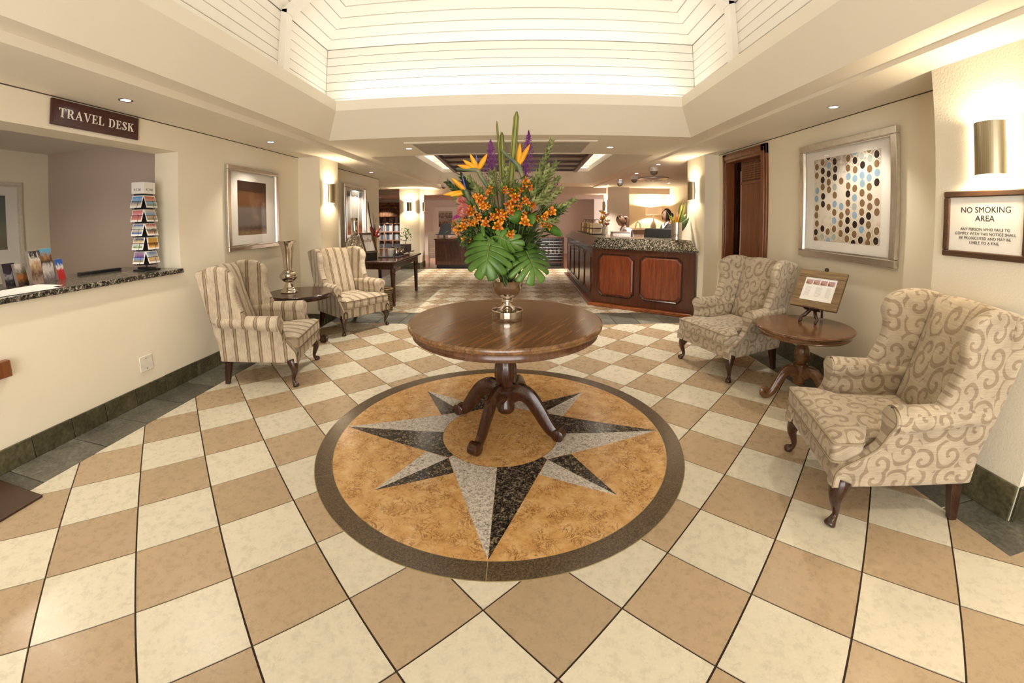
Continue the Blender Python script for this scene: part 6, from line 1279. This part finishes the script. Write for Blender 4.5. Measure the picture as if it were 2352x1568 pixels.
# wine rack
wr = thing('wine_rack', 'dark low timber rack with wire shelves of glasses at the far end of the hall', 'rack', (0.72, 8.95, 0))
for x in (-0.62, 0.0, 0.62): G().box(x-0.03, x+0.03, -0.15, 0.15, 0, 0.86).build('upright', M_wdark, wr)
for z in (0.03, 0.16, 0.86): G().box(-0.66, 0.66, -0.17, 0.17, z, z+0.035).build('rail', M_wredf if z > 0.1 else M_wdark, wr)
for k in range(7): G().tube([(-0.62, -0.15, 0.26+k*0.085), (0.62, -0.15, 0.26+k*0.085)], 0.007, 5).build('wire', M_silverw, wr)
for k in range(11): G().tube([(-0.6+k*0.12, -0.155, 0.40), (-0.6+k*0.12, -0.155, 0.84)], 0.005, 5).build('wire', M_silverw, wr)
G().box(-0.62, 0.62, 0.12, 0.15, 0.05, 0.86).build('back', M_wdark, wr)
for k in range(10):
    o = thing('wine_glass', 'upturned wine glass standing in the low timber rack', 'glass', (0.17+k*0.12, 8.93, 0.435), 0, 'wine glasses in the rack'); G().lathe([(0.001, 0.13), (0.008, 0.13), (0.03, 0.10), (0.042, 0.05), (0.038, 0.0), (0.035, 0.0), (0.038, 0.05), (0.026, 0.095), (0.001, 0.12)], 14).build('cup', plain('glass_pale', (0.70, 0.64, 0.58), 0.1, 0, 0.7), o, smooth=35)
    G().box(-0.05, 0.05, -0.06, 0.06, -0.008, 0).build('shelf_clip', M_silverw, o)

# ================================================================== TWO RECEPTIONISTS
M_skin = plain('skin', (0.30, 0.15, 0.085), 0.5, var=0.05); M_skin2 = plain('skin_light', (0.38, 0.20, 0.12), 0.5, var=0.05); M_hair = plain('hair_black', (0.012, 0.009, 0.008), 0.4, var=0.3, scale=50); M_hair2 = plain('hair_brown', (0.10, 0.05, 0.028), 0.45, var=0.4, scale=50)
M_vest = plain('waistcoat_charcoal', (0.035, 0.033, 0.03), 0.8); M_blouse = plain('blouse_white', (0.80, 0.76, 0.74), 0.7)
def skin_body(name, joints, edges, mat, parent=None, sub=2, root_i=0):
    me = bpy.data.meshes.new(name); me.from_pydata([j[0] for j in joints], edges, []); me.materials.append(mat); o = bpy.data.objects.new(name, me); link(o, parent)
    md = o.modifiers.new('skin', 'SKIN'); md.use_smooth_shade = True
    if not me.skin_vertices: me.attributes.new if False else None
    bpy.context.view_layer.objects.active = o
    if len(me.skin_vertices) == 0:
        bm = bmesh.new(); bm.from_mesh(me); bm.verts.layers.skin.verify(); bm.to_mesh(me); bm.free()
    for i, (_, r) in enumerate(joints): me.skin_vertices[0].data[i].radius = r if hasattr(r, '__len__') else (r, r)
    me.skin_vertices[0].data[root_i].use_root = True
    s = o.modifiers.new('sub', 'SUBSURF'); s.levels = sub; s.render_levels = sub
    return o
def head_mesh(c, yaw, pitch, sc=1.0):
    "face looks along local -y: skull, brow, nose, lips, chin, ears"
    g = G(); n, m = 28, 22
    for j in range(m+1):
        ph = -PI/2+PI*j/m
        for i in range(n):
            th = 2*PI*i/n; x, y, z = math.cos(ph)*math.sin(th), -math.cos(ph)*math.cos(th), math.sin(ph); fx = abs(math.sin(th)); front = max(0, -y)
            X, Y, Z = x*0.072, y*0.093, z*0.115
            if z < 0: X *= 1+0.22*z; Y = Y*(1+0.10*z) if y < 0 else Y*(1+0.30*z)
            ang = abs(x)/max(0.2, 1)
            nose = math.exp(-(x/0.13)**2)*(math.exp(-((z+0.13)/0.13)**2)*0.020+math.exp(-((z+0.02)/0.18)**2)*0.008)*(front > 0.3); lips = math.exp(-(x/0.25)**2)*math.exp(-((z+0.42)/0.07)**2)*0.006*(front > 0.3); chin = math.exp(-(x/0.25)**2)*math.exp(-((z+0.78)/0.14)**2)*0.010*(front > 0.05); eye = -math.exp(-((abs(x)-0.36)/0.14)**2)*math.exp(-((z-0.06)/0.08)**2)*0.007*(front > 0.3)
            Y -= nose+lips+chin+eye; g.v.append((X*sc, Y*sc, Z*sc))
    for j in range(m):
        for i in range(n): g.f.append((j*n+i, j*n+(i+1) % n, (j+1)*n+(i+1) % n, (j+1)*n+i)); g.m.append(0)
    for s in (-1, 1):
        k0 = len(g.v); g.sphere((s*0.073*sc, 0.008*sc, -0.008*sc), 0.028*sc, (0.35, 0.65, 1.1), 10, 8)
    q = Matrix.Rotation(yaw, 3, 'Z') @ Matrix.Rotation(pitch, 3, 'X')
    g.map(lambda x, y, z: Vector(c)+q @ Vector((x, y, z))); return g, q
def person(label, loc, rz, lean, seated, skin, hair_m, vest, height, head_pitch, bun):
    t = thing('person', label, 'person', loc, rz); k = height/1.62; hz = 0.92*k if not seated else 0.70; sp = Vector((0, -math.sin(lean), math.cos(lean)))   # local -y is forward
    hip = Vector((0, 0.0, hz)); chest = hip+sp*0.30*k; shl = hip+sp*0.47*k; neck = hip+sp*0.55*k; hc = neck+Vector((0, -0.03-0.10*math.sin(lean), 0.125))*k
    J = [(hip, (0.135*k, 0.10*k)), (hip+sp*0.15*k, (0.112*k, 0.085*k)), (chest, (0.125*k, 0.095*k)), (shl, (0.085*k, 0.07*k)), (neck, 0.047*k), (neck+(hc-neck)*0.5, 0.045*k)]; E = [(0, 1), (1, 2), (2, 3), (3, 4), (4, 5)]
    for s in (-1, 1):
        i = len(J); sh = shl+Vector((s*0.155*k, 0, -0.01)); el = sh+Vector((s*0.05, -0.06-0.05*math.sin(lean), -0.26))*k; wr_ = el+Vector((-s*0.06, -0.21, 0.03))*k; J += [(sh, 0.052*k), (el, 0.038*k), (wr_, 0.026*k)]; E += [(3, i), (i, i+1), (i+1, i+2)]
        hnd = wr_+Vector((-s*0.01, -0.075, -0.01))*k; ih = len(J); J += [(hnd, (0.034*k, 0.016*k))]; E += [(i+2, ih)]
        for f in range(4):
            fx = (f-1.5)*0.019*k; jf = len(J); b0 = hnd+Vector((fx, -0.035, 0))*1.0; L = (0.055, 0.062, 0.058, 0.045)[f]*k; J += [(b0+Vector((0, -L*0.5, 0.002)), 0.0085), (b0+Vector((0, -L, -0.014)), 0.0075)]; E += [(ih, jf), (jf, jf+1)]
        jf = len(J); J += [(hnd+Vector((-s*0.04, -0.005, -0.004)), 0.010), (hnd+Vector((-s*0.05, -0.035, -0.012)), 0.008)]; E += [(ih, jf), (jf, jf+1)]
        j = len(J)
        if seated: kn = hip+Vector((s*0.10, -0.42, -0.02)); an = kn+Vector((0, 0.05, -0.40)); an.z = 0.28; ft = an+Vector((0, -0.14, -0.05))
        else: kn = Vector((s*0.095, -0.02, 0.48*k)); an = Vector((s*0.09, 0.02, 0.08)); ft = an+Vector((0, -0.15, -0.045))
        J += [(hip+Vector((s*0.09, 0, -0.05)), 0.085*k), (kn, 0.052*k), (an, 0.034*k), (ft, (0.035*k, 0.024*k))]; E += [(0, j), (j, j+1), (j+1, j+2), (j+2, j+3)]
    skin_body('body', J, E, skin, t)
    g, q = head_mesh(hc, 0, head_pitch, 0.98*k); g.build('head', skin, t, smooth=1)
    for s in (-1, 1):
        e = q @ Vector((s*0.028, -0.080, 0.006)); G().sphere(hc+e*k, 0.0115*k, (1, 0.6, 0.75), 10, 8).build('eye', plain('eye_white', (0.6, 0.55, 0.5), 0.2), t, smooth=1); G().sphere(hc+e*k+(q @ Vector((0, -0.006, 0))), 0.006*k, (1, 0.5, 1), 8, 6).build('iris', M_hair, t, smooth=1)
        G().tube([hc+(q @ Vector((s*x, -0.088+abs(x-0.028)*0.25, 0.026-abs(x-0.03)*0.2)))*k for x in (0.012, 0.024, 0.036, 0.046)], [0.002, 0.003, 0.003, 0.0015], 5).build('eyebrow', M_hair, t, smooth=1)
    G().tube([hc+(q @ Vector((x, -0.090+abs(x)*0.35, -0.047-abs(x)*0.05)))*k for x in (-0.022, -0.01, 0, 0.01, 0.022)], [0.002, 0.005, 0.0055, 0.005, 0.002], 6).build('lips', plain('lips', (0.32, 0.08, 0.06), 0.45), t, smooth=1)
    # hair cap: the back and top of the skull
    hg = G(); n, m = 26, 16
    for j in range(m+1):
        ph = -0.75+(PI/2+0.75)*j/m
        for i in range(n+1):
            th = -2.15+4.3*i/n; x, y, z = math.cos(ph)*math.sin(th), math.cos(ph)*math.cos(th), math.sin(ph); lift = 1.0+0.03*math.sin(9*th+5*ph); hg.v.append(hc+(q @ Vector((x*0.083*lift, y*0.103*lift-0.002, z*0.127*lift+0.004)))*k)
    for j in range(m):
        for i in range(n): hg.f.append((j*(n+1)+i, j*(n+1)+i+1, (j+1)*(n+1)+i+1, (j+1)*(n+1)+i)); hg.m.append(0)
    hg.build('hair', hair_m, t, smooth=1, solid=0.012)
    if bun: G().sphere(hc+(q @ Vector((0, 0.115, 0.02)))*k, 0.048*k, (1, 0.8, 0.95), 16, 10).build('hair_bun', hair_m, t, smooth=1)
    else:
        G().tube(bez([hc+(q @ Vector((0, 0.10, 0.02)))*k, hc+(q @ Vector((0.03, 0.15, -0.04)))*k, hc+Vector((0.03, 0.13, -0.17))*k, hc+Vector((0.02, 0.10, -0.28))*k], 5), [0.035]*6+[0.042]*5+[0.03]*3+[0.02, 0.012], 10).build('ponytail', hair_m, t, smooth=1)
        for i in range(7): rs = random.Random(i); a = rs.uniform(-1.2, 1.2); G().tube(bez([hc+(q @ Vector((0.05*math.sin(a), -0.02, 0.11)))*k, hc+(q @ Vector((0.07*math.sin(a), 0.02+0.03*rs.random(), 0.145)))*k, hc+(q @ Vector((0.09*math.sin(a), 0.07, 0.12)))*k], 4), 0.007, 5).build('hair_lock', hair_m, t, smooth=1)
    # clothing: blouse with sleeves, waistcoat, collar, skirt/trousers
    def cloth(name, up, mat, sleeve, z0=0.0):
        JJ = [(hip+sp*z0, (0.150*k, 0.115*k)), (hip+sp*0.15*k, (0.122*k, 0.10*k)), (chest, (0.138*k, 0.112*k)), (shl, (0.10*k, 0.085*k)), (shl+sp*0.045*k, (0.062*k, 0.058*k))]; EE = [(0, 1), (1, 2), (2, 3), (3, 4)]
        for s in (-1, 1):
            i = len(JJ); sh = shl+Vector((s*0.155*k, 0, -0.01)); el = sh+Vector((s*0.05, -0.06-0.05*math.sin(lean), -0.26))*k; wr_ = el+Vector((-s*0.06, -0.21, 0.03))*k; JJ += [(sh, 0.066*k)]; EE += [(3, i)]
            if sleeve: JJ += [(el, 0.052*k), (wr_.lerp(el, 0.12), 0.040*k)]; EE += [(i, i+1), (i+1, i+2)]
        for a in range(len(JJ)):
            r = JJ[a][1]; r = r if hasattr(r, '__len__') else (r, r); JJ[a] = (JJ[a][0], (r[0]*up, r[1]*up))
        return skin_body(name, JJ, EE, mat, t)
    cloth('blouse', 1.0, M_blouse, True)
    if vest: cloth('jacket', 1.07, M_vest, True)
    c0 = shl+sp*0.055*k
    for s in (-1, 1): G().add([c0+Vector((0, -0.115, -0.12))*k, c0+Vector((s*0.07, -0.085, -0.03))*k, c0+Vector((s*0.075, -0.02, 0.035))*k, c0+Vector((s*0.035, -0.065, 0.02))*k], [(0, 1, 2, 3)]).build('collar', M_blouse, t, solid=0.01)
    j0 = [(hip+sp*0.05, (0.15*k, 0.118*k)), (hip+Vector((0, 0, -0.08)), (0.15*k, 0.115*k))]; e0 = [(0, 1)]
    for s in (-1, 1):
        j = len(j0)
        if seated: kn = hip+Vector((s*0.10, -0.42, -0.02)); an = kn+Vector((0, 0.05, -0.40)); an.z = 0.32
        else: kn = Vector((s*0.095, -0.02, 0.48*k)); an = Vector((s*0.09, 0.02, 0.12))
        j0 += [(hip+Vector((s*0.09, 0, -0.08)), 0.10*k), (kn, 0.075*k), (an, 0.062*k)]; e0 += [(1, j), (j, j+1), (j+1, j+2)]
    skin_body('trousers', j0, e0, M_vest, t)
    return t
person('receptionist with black hair in a bun, charcoal jacket over a white blouse, looking aside', (2.88, 4.66, 0), R(-78), R(4), False, M_skin2, M_hair, True, 1.52, R(-6), True)
person('receptionist with a brown ponytail in a white blouse, bent over her work', (2.50, 5.64, 0), R(-75), R(30), False, M_skin2, M_hair2, False, 1.47, R(38), False)
